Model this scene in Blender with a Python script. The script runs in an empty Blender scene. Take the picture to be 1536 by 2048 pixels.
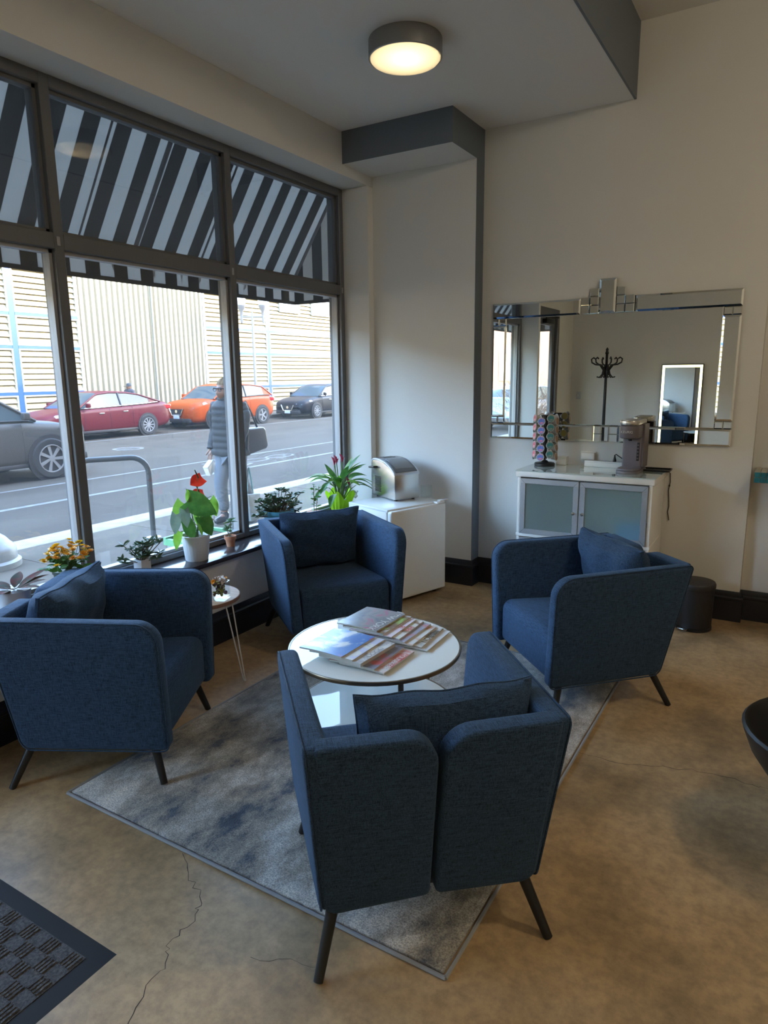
import bpy, bmesh, math, random
from mathutils import Vector, Matrix
random.seed(7)
sc = bpy.context.scene
col = sc.collection
PI = math.pi
# ------------------------------------------------------------------ camera, sky, sun, exposure
CAM_H = 1.68
cam = bpy.data.objects.new('camera', bpy.data.cameras.new('camera')); col.objects.link(cam)
def _cam():
    pit, yaw, rol = math.radians(11.459), math.radians(31.212), math.radians(-.669)
    cy, sy, cp, sp = math.cos(yaw), math.sin(yaw), math.cos(pit), math.sin(pit)
    F = Vector((-sy*cp, cy*cp, -sp)); R = Vector((cy, sy, 0)); U = R.cross(F)
    R2 = math.cos(rol)*R + math.sin(rol)*U; U2 = -math.sin(rol)*R + math.cos(rol)*U
    m = Matrix.Identity(4)
    for i in range(3): m[i][0] = R2[i]; m[i][1] = U2[i]; m[i][2] = -F[i]
    m[2][3] = CAM_H
    return m
cam.matrix_world = _cam()
cam.data.sensor_fit = 'HORIZONTAL'; cam.data.sensor_width = 36; cam.data.lens = 1353.4*36/1536
cam.data.clip_start = .05; cam.data.clip_end = 300
sc.camera = cam
sc.view_settings.view_transform = 'Standard'; sc.view_settings.look = 'None'
sc.view_settings.gamma = 1; sc.view_settings.use_curve_mapping = False
sc.view_settings.exposure = EXPOSURE = .66
w = bpy.data.worlds.new('sky'); sc.world = w; w.use_nodes = True
SUN = Vector((2.0, 1.5, 1.0)).normalized()
wn = w.node_tree.nodes; wl = w.node_tree.links
sky = wn.new('ShaderNodeTexSky'); sky.sky_type = 'NISHITA'; sky.sun_disc = False
sky.sun_elevation = math.asin(SUN.z); sky.sun_rotation = math.atan2(SUN.x, SUN.y)
sky.air_density = 1.0; sky.dust_density = 1.2; sky.ozone_density = 1.0
wn['Background'].inputs['Strength'].default_value = 3.4
wl.new(sky.outputs[0], wn['Background'].inputs['Color'])
sun = bpy.data.objects.new('sun', bpy.data.lights.new('sun', 'SUN')); col.objects.link(sun)
sun.data.energy = 4.2; sun.data.angle = .0093; sun.data.color = (1, .93, .82)
sun.rotation_euler = SUN.to_track_quat('Z', 'Y').to_euler(); sun.location = (10, 12, 20)
sc.cycles.use_denoising = True
sc.cycles.max_bounces = 10; sc.cycles.diffuse_bounces = 6; sc.cycles.glossy_bounces = 5
sc.cycles.transmission_bounces = 8; sc.cycles.transparent_max_bounces = 16
sc.cycles.caustics_reflective = False; sc.cycles.caustics_refractive = True
sc.cycles.sample_clamp_indirect = 6

# ------------------------------------------------------------------ materials
def _new(name):
    m = bpy.data.materials.new(name); m.use_nodes = True
    nt = m.node_tree; return m, nt, nt.nodes, nt.links, nt.nodes['Principled BSDF']
def pm(name, c, rough=.5, metal=0, c2=None, ns=6, det=4, bump=0, bs=120, coat=0, sheen=0, spec=.5, stretch=(1, 1, 1), lo=.35, hi=.65, bdist=.002):
    m, nt, n, l, b = _new(name)
    b.inputs['Base Color'].default_value = (*c, 1); b.inputs['Roughness'].default_value = rough
    b.inputs['Metallic'].default_value = metal; b.inputs['Coat Weight'].default_value = coat
    b.inputs['Sheen Weight'].default_value = sheen; b.inputs['Specular IOR Level'].default_value = spec
    if c2 or bump:
        tc = n.new('ShaderNodeTexCoord'); mp = n.new('ShaderNodeMapping'); mp.inputs['Scale'].default_value = stretch
        l.new(tc.outputs['Object'], mp.inputs[0])
    if c2:
        t = n.new('ShaderNodeTexNoise'); t.inputs['Scale'].default_value = ns; t.inputs['Detail'].default_value = det
        r = n.new('ShaderNodeValToRGB'); r.color_ramp.elements[0].position = lo; r.color_ramp.elements[1].position = hi
        r.color_ramp.elements[0].color = (*c, 1); r.color_ramp.elements[1].color = (*c2, 1)
        l.new(mp.outputs[0], t.inputs['Vector']); l.new(t.outputs['Fac'], r.inputs[0]); l.new(r.outputs[0], b.inputs['Base Color'])
    if bump:
        t = n.new('ShaderNodeTexNoise'); t.inputs['Scale'].default_value = bs; t.inputs['Detail'].default_value = 3
        bp = n.new('ShaderNodeBump'); bp.inputs['Strength'].default_value = bump; bp.inputs['Distance'].default_value = bdist
        l.new(mp.outputs[0], t.inputs['Vector']); l.new(t.outputs['Fac'], bp.inputs['Height']); l.new(bp.outputs[0], b.inputs['Normal'])
    return m
def emit(name, c, s):
    m, nt, n, l, b = _new(name)
    b.inputs['Base Color'].default_value = (.8, .8, .8, 1)
    b.inputs['Emission Color'].default_value = (*c, 1); b.inputs['Emission Strength'].default_value = s
    return m
def pane_mat(name, tint=(.93, .95, .95), haze=.03, ior=1.5):
    # clear sheet of glass with a slight haze: see-through + fresnel reflection + a little scattering
    m, nt, n, l, b = _new(name); n.remove(b); out = n['Material Output']
    tr = n.new('ShaderNodeBsdfTransparent'); tr.inputs[0].default_value = (*tint, 1)
    gl = n.new('ShaderNodeBsdfGlossy'); gl.inputs['Roughness'].default_value = .0
    lw = n.new('ShaderNodeLayerWeight'); lw.inputs[0].default_value = .5
    pw = n.new('ShaderNodeMath'); pw.operation = 'POWER'; pw.inputs[1].default_value = 5; l.new(lw.outputs['Facing'], pw.inputs[0])
    fr = n.new('ShaderNodeMath'); fr.operation = 'MULTIPLY_ADD'; fr.inputs[1].default_value = .96; fr.inputs[2].default_value = .04; l.new(pw.outputs[0], fr.inputs[0])
    mx = n.new('ShaderNodeMixShader'); l.new(fr.outputs[0], mx.inputs[0]); l.new(tr.outputs[0], mx.inputs[1]); l.new(gl.outputs[0], mx.inputs[2])
    last = mx
    if haze:
        tl = n.new('ShaderNodeBsdfTranslucent'); tl.inputs[0].default_value = (.8, .85, .9, 1)
        m2 = n.new('ShaderNodeMixShader'); m2.inputs[0].default_value = haze
        l.new(mx.outputs[0], m2.inputs[1]); l.new(tl.outputs[0], m2.inputs[2]); last = m2
    l.new(last.outputs[0], out.inputs[0])
    return m
def fabric(name, c1, c2):
    m, nt, n, l, b = _new(name)
    tc = n.new('ShaderNodeTexCoord'); outs = []
    for st in ((420, 420, 26), (420, 26, 420), (26, 420, 420)):
        mp = n.new('ShaderNodeMapping'); mp.inputs['Scale'].default_value = st
        t = n.new('ShaderNodeTexNoise'); t.inputs['Scale'].default_value = 1; t.inputs['Detail'].default_value = 2
        l.new(tc.outputs['Object'], mp.inputs[0]); l.new(mp.outputs[0], t.inputs['Vector']); outs.append(t.outputs['Fac'])
    a = n.new('ShaderNodeMath'); a.operation = 'ADD'; l.new(outs[0], a.inputs[0]); l.new(outs[1], a.inputs[1])
    a2 = n.new('ShaderNodeMath'); a2.operation = 'ADD'; l.new(a.outputs[0], a2.inputs[0]); l.new(outs[2], a2.inputs[1])
    a3 = n.new('ShaderNodeMath'); a3.operation = 'DIVIDE'; a3.inputs[1].default_value = 3; l.new(a2.outputs[0], a3.inputs[0])
    r = n.new('ShaderNodeValToRGB'); r.color_ramp.elements[0].position = .36; r.color_ramp.elements[1].position = .64
    r.color_ramp.elements[0].color = (*c1, 1); r.color_ramp.elements[1].color = (*c2, 1)
    l.new(a3.outputs[0], r.inputs[0]); l.new(r.outputs[0], b.inputs['Base Color'])
    bp = n.new('ShaderNodeBump'); bp.inputs['Strength'].default_value = .35; bp.inputs['Distance'].default_value = .0015
    l.new(a3.outputs[0], bp.inputs['Height']); l.new(bp.outputs[0], b.inputs['Normal'])
    b.inputs['Roughness'].default_value = .85; b.inputs['Sheen Weight'].default_value = .15; b.inputs['Sheen Roughness'].default_value = .45
    b.inputs['Sheen Tint'].default_value = (.45, .65, .9, 1); b.inputs['Specular IOR Level'].default_value = .2
    return m
def concrete():
    m, nt, n, l, b = _new('polished brown concrete')
    tc = n.new('ShaderNodeTexCoord')
    def noise(s, d, rough=.5):
        t = n.new('ShaderNodeTexNoise'); t.inputs['Scale'].default_value = s; t.inputs['Detail'].default_value = d
        t.inputs['Roughness'].default_value = rough; l.new(tc.outputs['Object'], t.inputs['Vector']); return t.outputs['Fac']
    r = n.new('ShaderNodeValToRGB'); e = r.color_ramp.elements
    e[0].position = .3; e[0].color = (.21, .14, .07, 1); e[1].position = .72; e[1].color = (.66, .46, .25, 1)
    k = r.color_ramp.elements.new(.5); k.color = (.47, .315, .162, 1)
    l.new(noise(1.7, 9, .62), r.inputs[0])
    r2 = n.new('ShaderNodeValToRGB'); r2.color_ramp.elements[0].position = .35; r2.color_ramp.elements[1].position = .6
    r2.color_ramp.elements[0].color = (.72, .72, .74, 1); r2.color_ramp.elements[1].color = (1, 1, 1, 1)
    l.new(noise(24, 6, .7), r2.inputs[0])
    mx = n.new('ShaderNodeMix'); mx.data_type = 'RGBA'; mx.blend_type = 'MULTIPLY'; mx.inputs[0].default_value = 1
    l.new(r.outputs[0], mx.inputs[6]); l.new(r2.outputs[0], mx.inputs[7]); l.new(mx.outputs[2], b.inputs['Base Color'])
    mr = n.new('ShaderNodeMapRange'); mr.inputs[3].default_value = .3; mr.inputs[4].default_value = .55
    l.new(noise(5, 5), mr.inputs[0]); l.new(mr.outputs[0], b.inputs['Roughness'])
    bp = n.new('ShaderNodeBump'); bp.inputs['Strength'].default_value = .12; bp.inputs['Distance'].default_value = .003
    l.new(noise(60, 5), bp.inputs['Height']); l.new(bp.outputs[0], b.inputs['Normal'])
    return m
def rug_mat():
    m, nt, n, l, b = _new('distressed grey and navy pile')
    tc = n.new('ShaderNodeTexCoord'); mp = n.new('ShaderNodeMapping'); mp.inputs['Scale'].default_value = (2.0, 1.15, 1)
    l.new(tc.outputs['Object'], mp.inputs[0])
    def noise(s, d, rough, src=None):
        t = n.new('ShaderNodeTexNoise'); t.inputs['Scale'].default_value = s; t.inputs['Detail'].default_value = d
        t.inputs['Roughness'].default_value = rough; l.new((src or mp).outputs[0 if src is None else 'Object'], t.inputs['Vector']); return t.outputs['Fac']
    r = n.new('ShaderNodeValToRGB'); e = r.color_ramp.elements
    e[0].position = .30; e[0].color = (.022, .032, .055, 1); e[1].position = .63; e[1].color = (.66, .63, .58, 1)
    for p, c in ((.385, (.05, .075, .12, 1)), (.43, (.20, .195, .19, 1)), (.50, (.36, .335, .295, 1)), (.565, (.52, .51, .49, 1))):
        k = r.color_ramp.elements.new(p); k.color = c
    l.new(noise(2.0, 10, .72), r.inputs[0])
    f = noise(170, 3, .7, tc)
    r2 = n.new('ShaderNodeValToRGB'); r2.color_ramp.elements[0].position = .3; r2.color_ramp.elements[1].position = .65
    r2.color_ramp.elements[0].color = (.5, .5, .52, 1); r2.color_ramp.elements[1].color = (1.5, 1.48, 1.42, 1); l.new(f, r2.inputs[0])
    mx = n.new('ShaderNodeMix'); mx.data_type = 'RGBA'; mx.blend_type = 'MULTIPLY'; mx.inputs[0].default_value = 1
    l.new(r.outputs[0], mx.inputs[6]); l.new(r2.outputs[0], mx.inputs[7]); l.new(mx.outputs[2], b.inputs['Base Color'])
    bp = n.new('ShaderNodeBump'); bp.inputs['Strength'].default_value = .9; bp.inputs['Distance'].default_value = .006
    l.new(f, bp.inputs['Height']); l.new(bp.outputs[0], b.inputs['Normal'])
    b.inputs['Roughness'].default_value = .95; b.inputs['Sheen Weight'].default_value = .3
    return m
def cover(name, cols, scale=9, rough=.28, stretch=(1, 1, 1), off=0):
    # glossy printed cover: blotches of a few inks
    m, nt, n, l, b = _new(name)
    tc = n.new('ShaderNodeTexCoord'); mp = n.new('ShaderNodeMapping'); mp.inputs['Scale'].default_value = stretch; mp.inputs['Location'].default_value = (off, off, 0)
    t = n.new('ShaderNodeTexNoise'); t.inputs['Scale'].default_value = scale; t.inputs['Detail'].default_value = 5; t.inputs['Distortion'].default_value = .8
    r = n.new('ShaderNodeValToRGB'); r.color_ramp.interpolation = 'EASE'; e = r.color_ramp.elements
    N = len(cols)
    e[0].position = .3; e[0].color = (*cols[0], 1); e[1].position = .68; e[1].color = (*cols[-1], 1)
    for i in range(1, N-1):
        k = r.color_ramp.elements.new(.3+.38*i/(N-1)); k.color = (*cols[i], 1)
    l.new(tc.outputs['Object'], mp.inputs[0]); l.new(mp.outputs[0], t.inputs['Vector']); l.new(t.outputs['Fac'], r.inputs[0]); l.new(r.outputs[0], b.inputs['Base Color'])
    b.inputs['Roughness'].default_value = rough
    return m
def cloth_thin(name, c, trans=.5):
    m, nt, n, l, b = _new(name); out = n['Material Output']
    b.inputs['Base Color'].default_value = (*c, 1); b.inputs['Roughness'].default_value = .8
    tl = n.new('ShaderNodeBsdfTranslucent'); tl.inputs[0].default_value = (*c, 1)
    mx = n.new('ShaderNodeMixShader'); mx.inputs[0].default_value = trans
    l.new(b.outputs[0], mx.inputs[1]); l.new(tl.outputs[0], mx.inputs[2]); l.new(mx.outputs[0], out.inputs[0])
    return m
def leafm(name, c, c2=None, trans=.35, rough=.4):
    m, nt, n, l, b = _new(name); out = n['Material Output']
    tc = n.new('ShaderNodeTexCoord'); t = n.new('ShaderNodeTexNoise'); t.inputs['Scale'].default_value = 25; t.inputs['Detail'].default_value = 3
    r = n.new('ShaderNodeValToRGB'); r.color_ramp.elements[0].position = .35; r.color_ramp.elements[1].position = .65
    r.color_ramp.elements[0].color = (*c, 1); r.color_ramp.elements[1].color = (*(c2 or c), 1)
    l.new(tc.outputs['Object'], t.inputs['Vector']); l.new(t.outputs['Fac'], r.inputs[0])
    l.new(r.outputs[0], b.inputs['Base Color']); b.inputs['Roughness'].default_value = rough
    tl = n.new('ShaderNodeBsdfTranslucent'); l.new(r.outputs[0], tl.inputs[0])
    mx = n.new('ShaderNodeMixShader'); mx.inputs[0].default_value = trans
    l.new(b.outputs[0], mx.inputs[1]); l.new(tl.outputs[0], mx.inputs[2]); l.new(mx.outputs[0], out.inputs[0])
    return m

M = {}
M['wall'] = pm('off-white wall paint', (.69, .68, .65), .75, bump=.05, bs=300)
M['ceil'] = pm('ceiling paint', (.80, .79, .76), .85)
M['trim'] = pm('slate grey paint', (.125, .148, .18), .5)
M['base'] = pm('black navy gloss paint', (.010, .011, .017), .4)
M['floor'] = concrete()
M['crack'] = pm('dark crack line', (.06, .045, .035), .9)  # plain dark brown for the thin floor cracks
M['frame'] = pm('dark bronze aluminium', (.125, .127, .132), .42, .1)
M['frame_light'] = pm('lit grey glazing bead', (.34, .34, .34), .45, .3)
M['sill'] = pm('black stained sill wood', (.035, .03, .032), .16, c2=(.05, .042, .042), ns=5, stretch=(8, 1, 1))
M['glass'] = pane_mat('window glass', haze=.009); M['glass2'] = pane_mat('hazy transom glass', (.86, .88, .88), haze=.062)
M['doorglass'] = pane_mat('door glass', haze=.01)
M['clear'] = pane_mat('clear glass', (.97, .99, .985), 0, 1.5)
M['fabric'] = fabric('navy woven upholstery', (.004, .011, .026), (.050, .098, .180))
M['fabric2'] = fabric('navy cushion cloth', (.004, .011, .026), (.048, .092, .165))
M['leg'] = pm('dark grey metal', (.035, .035, .036), .38, .6)
M['white'] = pm('white lacquer', (.78, .77, .74), .3)
M['whitegloss'] = pm('white back-painted glass', (.76, .77, .72), .03, spec=.35)
M['fridge'] = pm('white enamel', (.80, .81, .79), .28)
M['brass'] = pm('antique brass', (.23, .185, .13), .3, .9)
M['chrome'] = pm('chrome', (.75, .75, .75), .12, 1)
M['steel'] = pm('brushed steel', (.62, .60, .56), .26, 1, bump=.05, bs=60, stretch=(1, 1, 40))
M['alu'] = pm('satin aluminium', (.55, .58, .63), .35, .75)
M['frost'] = pm('frosted glass', (.34, .43, .45), .22, coat=.4)
M['mirror'] = pm('silvered mirror', (.86, .89, .87), .0, 1)
M['black'] = pm('black plastic', (.012, .012, .013), .35)
M['blackm'] = pm('black metal', (.012, .011, .011), .45, .2)
M['rubber'] = pm('black rubber', (.02, .02, .022), .75)
M['wood'] = pm('oak veneer', (.46, .27, .15), .45, spec=.25, c2=(.36, .2, .11), ns=3, stretch=(2, 18, 18))
M['woodedge'] = pm('walnut edge', (.2, .105, .06), .45)
M['whitewire'] = pm('white metal rod', (.62, .6, .57), .35)
M['rug'] = rug_mat()
M['rugedge'] = pm('grey binding', (.30, .31, .32), .9)
M['nickel'] = pm('brushed nickel', (.33, .315, .29), .36, .9)
M['terra'] = pm('terracotta', (.42, .17, .09), .8, c2=(.5, .24, .14), ns=20)
M['soil'] = pm('potting soil', (.055, .035, .022), .95, c2=(.13, .085, .05), ns=70, bump=.6, bs=200, bdist=.006)
M['potwhite'] = pm('white glazed pot', (.66, .69, .72), .35)
M['potblue'] = pm('teal blue pot', (.08, .28, .38), .4)
M['potdark'] = pm('dark green nursery pot', (.03, .055, .04), .5)
# ------------------------------------------------------------------ geometry helpers
class G:
    def __init__(s): s.v = []; s.f = []
    def add(s, v, f, Mx=None):
        k = len(s.v)
        s.v += [tuple(Mx @ Vector(p)) if Mx else tuple(p) for p in v]; s.f += [tuple(i+k for i in q) for q in f]
        return s
    def box(s, x0, x1, y0, y1, z0, z1, Mx=None):
        return s.add([(x0,y0,z0),(x1,y0,z0),(x1,y1,z0),(x0,y1,z0),(x0,y0,z1),(x1,y0,z1),(x1,y1,z1),(x0,y1,z1)],
                     [(3,2,1,0),(4,5,6,7),(0,1,5,4),(1,2,6,5),(2,3,7,6),(3,0,4,7)], Mx)
    def tube(s, pts, r, n=8, caps=True, closed=False):
        pts = [Vector(p) for p in pts]; N = len(pts); rs = r if isinstance(r, (list, tuple)) else [r]*N
        v = []; up = None
        for i, p in enumerate(pts):
            t = (pts[(i+1) % N]-pts[i-1]) if closed else (pts[min(i+1, N-1)]-pts[max(i-1, 0)])
            t.normalize()
            if up is None: up = Vector((0,0,1)) if abs(t.z) < .9 else Vector((1,0,0))
            a = t.cross(up)
            if a.length < 1e-5: a = t.cross(Vector((0,1,0)))
            a.normalize(); b = a.cross(t); up = b
            for k in range(n):
                q = 2*PI*k/n; v.append(p+rs[i]*(math.cos(q)*a+math.sin(q)*b))
        f = []
        for i in range(N if closed else N-1):
            j = (i+1) % N
            for k in range(n): f.append((i*n+k, i*n+(k+1) % n, j*n+(k+1) % n, j*n+k))
        if caps and not closed: f += [tuple(range(n))[::-1], tuple(range((N-1)*n, N*n))]
        return s.add(v, f)
    def lathe(s, prof, n=24, Mx=None, cap=True):
        v = []; f = []
        for r, z in prof:
            for k in range(n): q = 2*PI*k/n; v.append((r*math.cos(q), r*math.sin(q), z))
        for i in range(len(prof)-1):
            for k in range(n): f.append((i*n+k, i*n+(k+1) % n, (i+1)*n+(k+1) % n, (i+1)*n+k))
        if cap:
            if prof[0][0] > 1e-5: f.append(tuple(range(n))[::-1])
            if prof[-1][0] > 1e-5: f.append(tuple(range((len(prof)-1)*n, len(prof)*n)))
        return s.add(v, f, Mx)
    def prism(s, poly, d0, d1, ax='x', Mx=None):
        def P(a, b, d): return (d, a, b) if ax == 'x' else ((a, d, b) if ax == 'y' else (a, b, d))
        N = len(poly); v = [P(a, b, d0) for a, b in poly]+[P(a, b, d1) for a, b in poly]
        f = [tuple(range(N))[::-1], tuple(range(N, 2*N))]+[(i, (i+1) % N, N+(i+1) % N, N+i) for i in range(N)]
        return s.add(v, f, Mx)
    def grid(s, fn, nu, nv, Mx=None, closeu=False):
        v = [fn(i/(nu if closeu else nu-1), j/(nv-1)) for j in range(nv) for i in range(nu)]
        f = []
        for j in range(nv-1):
            for i in range(nu if closeu else nu-1):
                i2 = (i+1) % nu; f.append((j*nu+i, j*nu+i2, (j+1)*nu+i2, (j+1)*nu+i))
        return s.add(v, f, Mx)
def rpoly(pts, n=6):
    # polygon with rounded corners: (x, y, radius)
    out = []; N = len(pts)
    for i, (x, y, r) in enumerate(pts):
        p = Vector((x, y)); a = Vector(pts[i-1][:2])-p; b = Vector(pts[(i+1) % N][:2])-p
        if r <= 0: out.append((x, y)); continue
        a.normalize(); b.normalize(); ang = math.acos(max(-1, min(1, a.dot(b)))); d = r/math.tan(ang/2)
        c = p+(a+b).normalized()*(r/math.sin(ang/2)); s0 = p+a*d-c; s1 = p+b*d-c
        a0 = math.atan2(s0.y, s0.x); da = math.atan2(s1.y, s1.x)-a0
        while da > PI: da -= 2*PI
        while da < -PI: da += 2*PI
        for k in range(n+1): out.append((c.x+r*math.cos(a0+da*k/n), c.y+r*math.sin(a0+da*k/n)))
    return out
def obj(name, g, mat, parent=None, bev=0, seg=2, smooth=35, fix=True, loc=None, rot=None):
    me = bpy.data.meshes.new(name)
    if isinstance(g, G):
        me.from_pydata(g.v, [], g.f)
        bm = bmesh.new(); bm.from_mesh(me)
        if fix: bmesh.ops.recalc_face_normals(bm, faces=bm.faces)
        if bev:
            ed = [e for e in bm.edges if len(e.link_faces) == 2 and e.calc_face_angle(0) > .5]
            bmesh.ops.bevel(bm, geom=ed, offset=bev, segments=seg, affect='EDGES', profile=.5, clamp_overlap=True)
        bm.to_mesh(me); bm.free()
    else: me = g
    if smooth:
        me.polygons.foreach_set('use_smooth', [True]*len(me.polygons)); me.set_sharp_from_angle(angle=math.radians(smooth))
    if mat and not me.materials:
        me.materials.append(M[mat] if isinstance(mat, str) else mat)
    o = bpy.data.objects.new(name, me); col.objects.link(o)
    if parent: o.parent = parent
    if loc: o.location = loc
    if rot: o.rotation_euler = rot
    return o
def tag(o, label=None, cat=None, group=None, kind=None):
    if label: o['label'] = label
    if cat: o['category'] = cat
    if group: o['group'] = group
    if kind: o['kind'] = kind
    return o
def thing(name, label, cat, loc=(0,0,0), rz=0, group=None, kind=None):
    o = bpy.data.objects.new(name, None); col.objects.link(o); o.empty_display_size = .1
    o.location = loc; o.rotation_euler = (0, 0, rz)
    return tag(o, label, cat, group, kind)
def struct(name, g, mat, parent=None, label=None, **k):
    o = obj(name, g, mat, parent, **k)
    if not parent: o['kind'] = 'structure'
    if label: o['label'] = label
    return o
def copy_of(o, parent=None, name=None):
    c = o.copy(); col.objects.link(c); c.parent = parent
    for ch in o.children: copy_of(ch, c)
    return c
def inst(o, loc, parent=None, rot=None, scale=None):
    c = o.copy(); col.objects.link(c); c.parent = parent; c.location = loc
    if rot: c.rotation_euler = rot
    if scale: c.scale = scale
    return c
def text_mesh(body, size, ext=.0006, align='CENTER'):
    cu = bpy.data.curves.new('lettering', 'FONT'); cu.body = body; cu.size = size; cu.extrude = ext; cu.align_x = align; cu.align_y = 'CENTER'
    to = bpy.data.objects.new('tmp', cu); col.objects.link(to)
    me = bpy.data.meshes.new_from_object(to.evaluated_get(bpy.context.evaluated_depsgraph_get()))
    bpy.data.objects.remove(to); me.materials.clear(); return me
def skin_mesh(verts, edges, radii, root=0, lvl=2):
    me = bpy.data.meshes.new('skin'); me.from_pydata(verts, edges, [])
    o = bpy.data.objects.new('tmp', me); col.objects.link(o)
    mo = o.modifiers.new('s', 'SKIN'); me.skin_vertices[0]
    for i, r in enumerate(radii):
        s = me.skin_vertices[0].data[i]; s.radius = r if isinstance(r, tuple) else (r, r); s.use_root = (i == root)
    sb = o.modifiers.new('b', 'SUBSURF'); sb.levels = sb.render_levels = lvl
    dg = bpy.context.evaluated_depsgraph_get(); r = bpy.data.meshes.new_from_object(o.evaluated_get(dg))
    bpy.data.objects.remove(o); return r
T = Matrix.Translation
def Rz(a): return Matrix.Rotation(a, 4, 'Z')
def Rx(a): return Matrix.Rotation(a, 4, 'X')
def Ry(a): return Matrix.Rotation(a, 4, 'Y')
# ------------------------------------------------------------------ the room
WY, XW, XF, XC = 4.995, -3.018, -3.254, -2.132     # mirror wall, window wall, window frame plane, alcove edge
CZ, CZ2, SZ, HD = 3.417, 3.863, .566, 3.124        # ceilings, sill, window head
XR, YB, XFA = 4.0, -1.5, -1.086
f = struct('floor', G().box(-3.40, XR, YB, 5.2, -.12, 0), 'floor')
def ribbon(pts, wd, z):
    g = G(); P = [Vector((x, y)) for x, y in pts]
    v = []; n = len(P)
    for i, p in enumerate(P):
        t = (P[min(i+1, n-1)]-P[max(i-1, 0)]).normalized(); q = Vector((-t.y, t.x))*wd*(.5+random.random()*.9)*.5
        v += [(p.x+q.x, p.y+q.y, z), (p.x-q.x, p.y-q.y, z)]
    return g.add(v, [(2*i, 2*i+1, 2*i+3, 2*i+2) for i in range(n-1)])
def jag(pts, amp=.012, sub=5):
    out = []
    for (x0, y0), (x1, y1) in zip(pts, pts[1:]):
        for k in range(sub): out.append((x0+(x1-x0)*k/sub+random.uniform(-amp, amp), y0+(y1-y0)*k/sub+random.uniform(-amp, amp)))
    return out+[pts[-1]]
obj('crack', ribbon(jag([(-1.74,1.46),(-1.614,1.376),(-1.52,1.327),(-1.476,1.256),(-1.476,1.145),(-1.427,1.092),(-1.397,.962),(-1.33,.85),(-1.25,.6)]), .0026, .0004), 'crack', f, smooth=0)
obj('crack', ribbon(jag([(-.70,2.83),(-.519,2.832),(-.343,2.889),(-.21,2.936),(-.058,2.94),(.045,2.927),(.4,2.99),(.9,2.9)]), .0024, .0004), 'crack', f, smooth=0)
obj('crack', ribbon(jag([(-1.22,1.23),(-1.12,1.30),(-1.02,1.31)], .01), .0012, .0004), 'crack', f, smooth=0)
struct('ceiling', G().box(-3.40, XFA, YB, 5.2, CZ, CZ+.5), 'ceil')
struct('ceiling', G().box(XFA, XR, YB, 5.2, CZ2, CZ2+.1), 'ceil')
struct('trim_1', G().box(XFA-.002, XFA+.012, YB, 5.2, CZ-.004, CZ2), 'trim', label='dark grey painted drop between low and raised ceiling')
g = G().box(-3.40, XW, .97, 4.995, HD, CZ).box(-3.40, XF-.01, YB, .97, 2.62, CZ)          # header
g.box(-3.38, -3.05, 1.0, 4.787, 0, SZ-.03).box(-3.40, XW, 4.787, 5.2, 0, HD).box(-3.40, XF-.01, YB, -.72, 0, 2.62)
g.box(-3.40, XW, .90, .97, 0, CZ)
struct('wall_left', g, 'wall', bev=.004)
struct('wall_back', G().box(XW, -.215, WY, 5.2, 0, CZ2+.1).box(-.215, XR, 5.07, 5.2, 0, CZ2+.1), 'wall', bev=.004)
struct('wall_right', G().box(XR, XR+.1, YB, 5.2, 0, CZ2), 'wall')
struct('wall_front', G().box(-3.40, XR+.1, YB-.1, YB, 0, CZ2), 'wall')
struct('wall_alcove', G().box(XW, XC, 4.861, WY, 0, 3.197).box(XW, XC, 4.451, WY, 3.197, CZ), 'wall')
struct('trim_2', G().box(XW, XC+.004, 4.447, 4.451, 3.197, CZ), 'trim', label='dark grey face of the dropped soffit')
struct('trim_3', G().box(XC, XC+.004, 4.451, WY, 3.197, CZ).box(XC, XC+.004, 4.861, WY, .2, 3.197), 'trim', label='dark grey painted side of the alcove')
def baseboard(name, pts, inward=1):
    prof = [(0, 0), (.022, 0), (.022, .145), (.026, .15), (.026, .163), (.016, .172), (.014, .19), (.006, .207), (0, .207)]
    g = G(); n = len(prof); P = [Vector(p) for p in pts]; v = []
    for i, p in enumerate(P):
        d0 = (P[i]-P[i-1]).normalized() if i else None; d1 = (P[i+1]-P[i]).normalized() if i < len(P)-1 else None
        n0 = Vector((d0.y, -d0.x)) if d0 else None; n1 = Vector((d1.y, -d1.x)) if d1 else None
        nn = n0 or n1
        if n0 and n1:
            nn = (n0+n1).normalized(); nn = nn/max(.3, nn.dot(n0))
        for a, z in prof: q = p+nn*a; v.append((q.x, q.y, z))
    fs = []
    for i in range(len(P)-1):
        for k in range(n-1): fs.append((i*n+k, i*n+k+1, (i+1)*n+k+1, (i+1)*n+k))
    fs += [tuple(range(n)), tuple(range((len(P)-1)*n, len(P)*n))]
    return struct(name, g.add(v, fs), 'base', smooth=25)
baseboard('baseboard_left', [(-3.05, 1.0), (-3.05, 4.787), (XW, 4.787), (XW, 4.861), (XC, 4.861), (XC, WY), (-.215, WY), (-.215, 5.07), (XR, 5.07)])
baseboard('baseboard_front', [(XR, YB), (-3.26, YB)])
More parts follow.
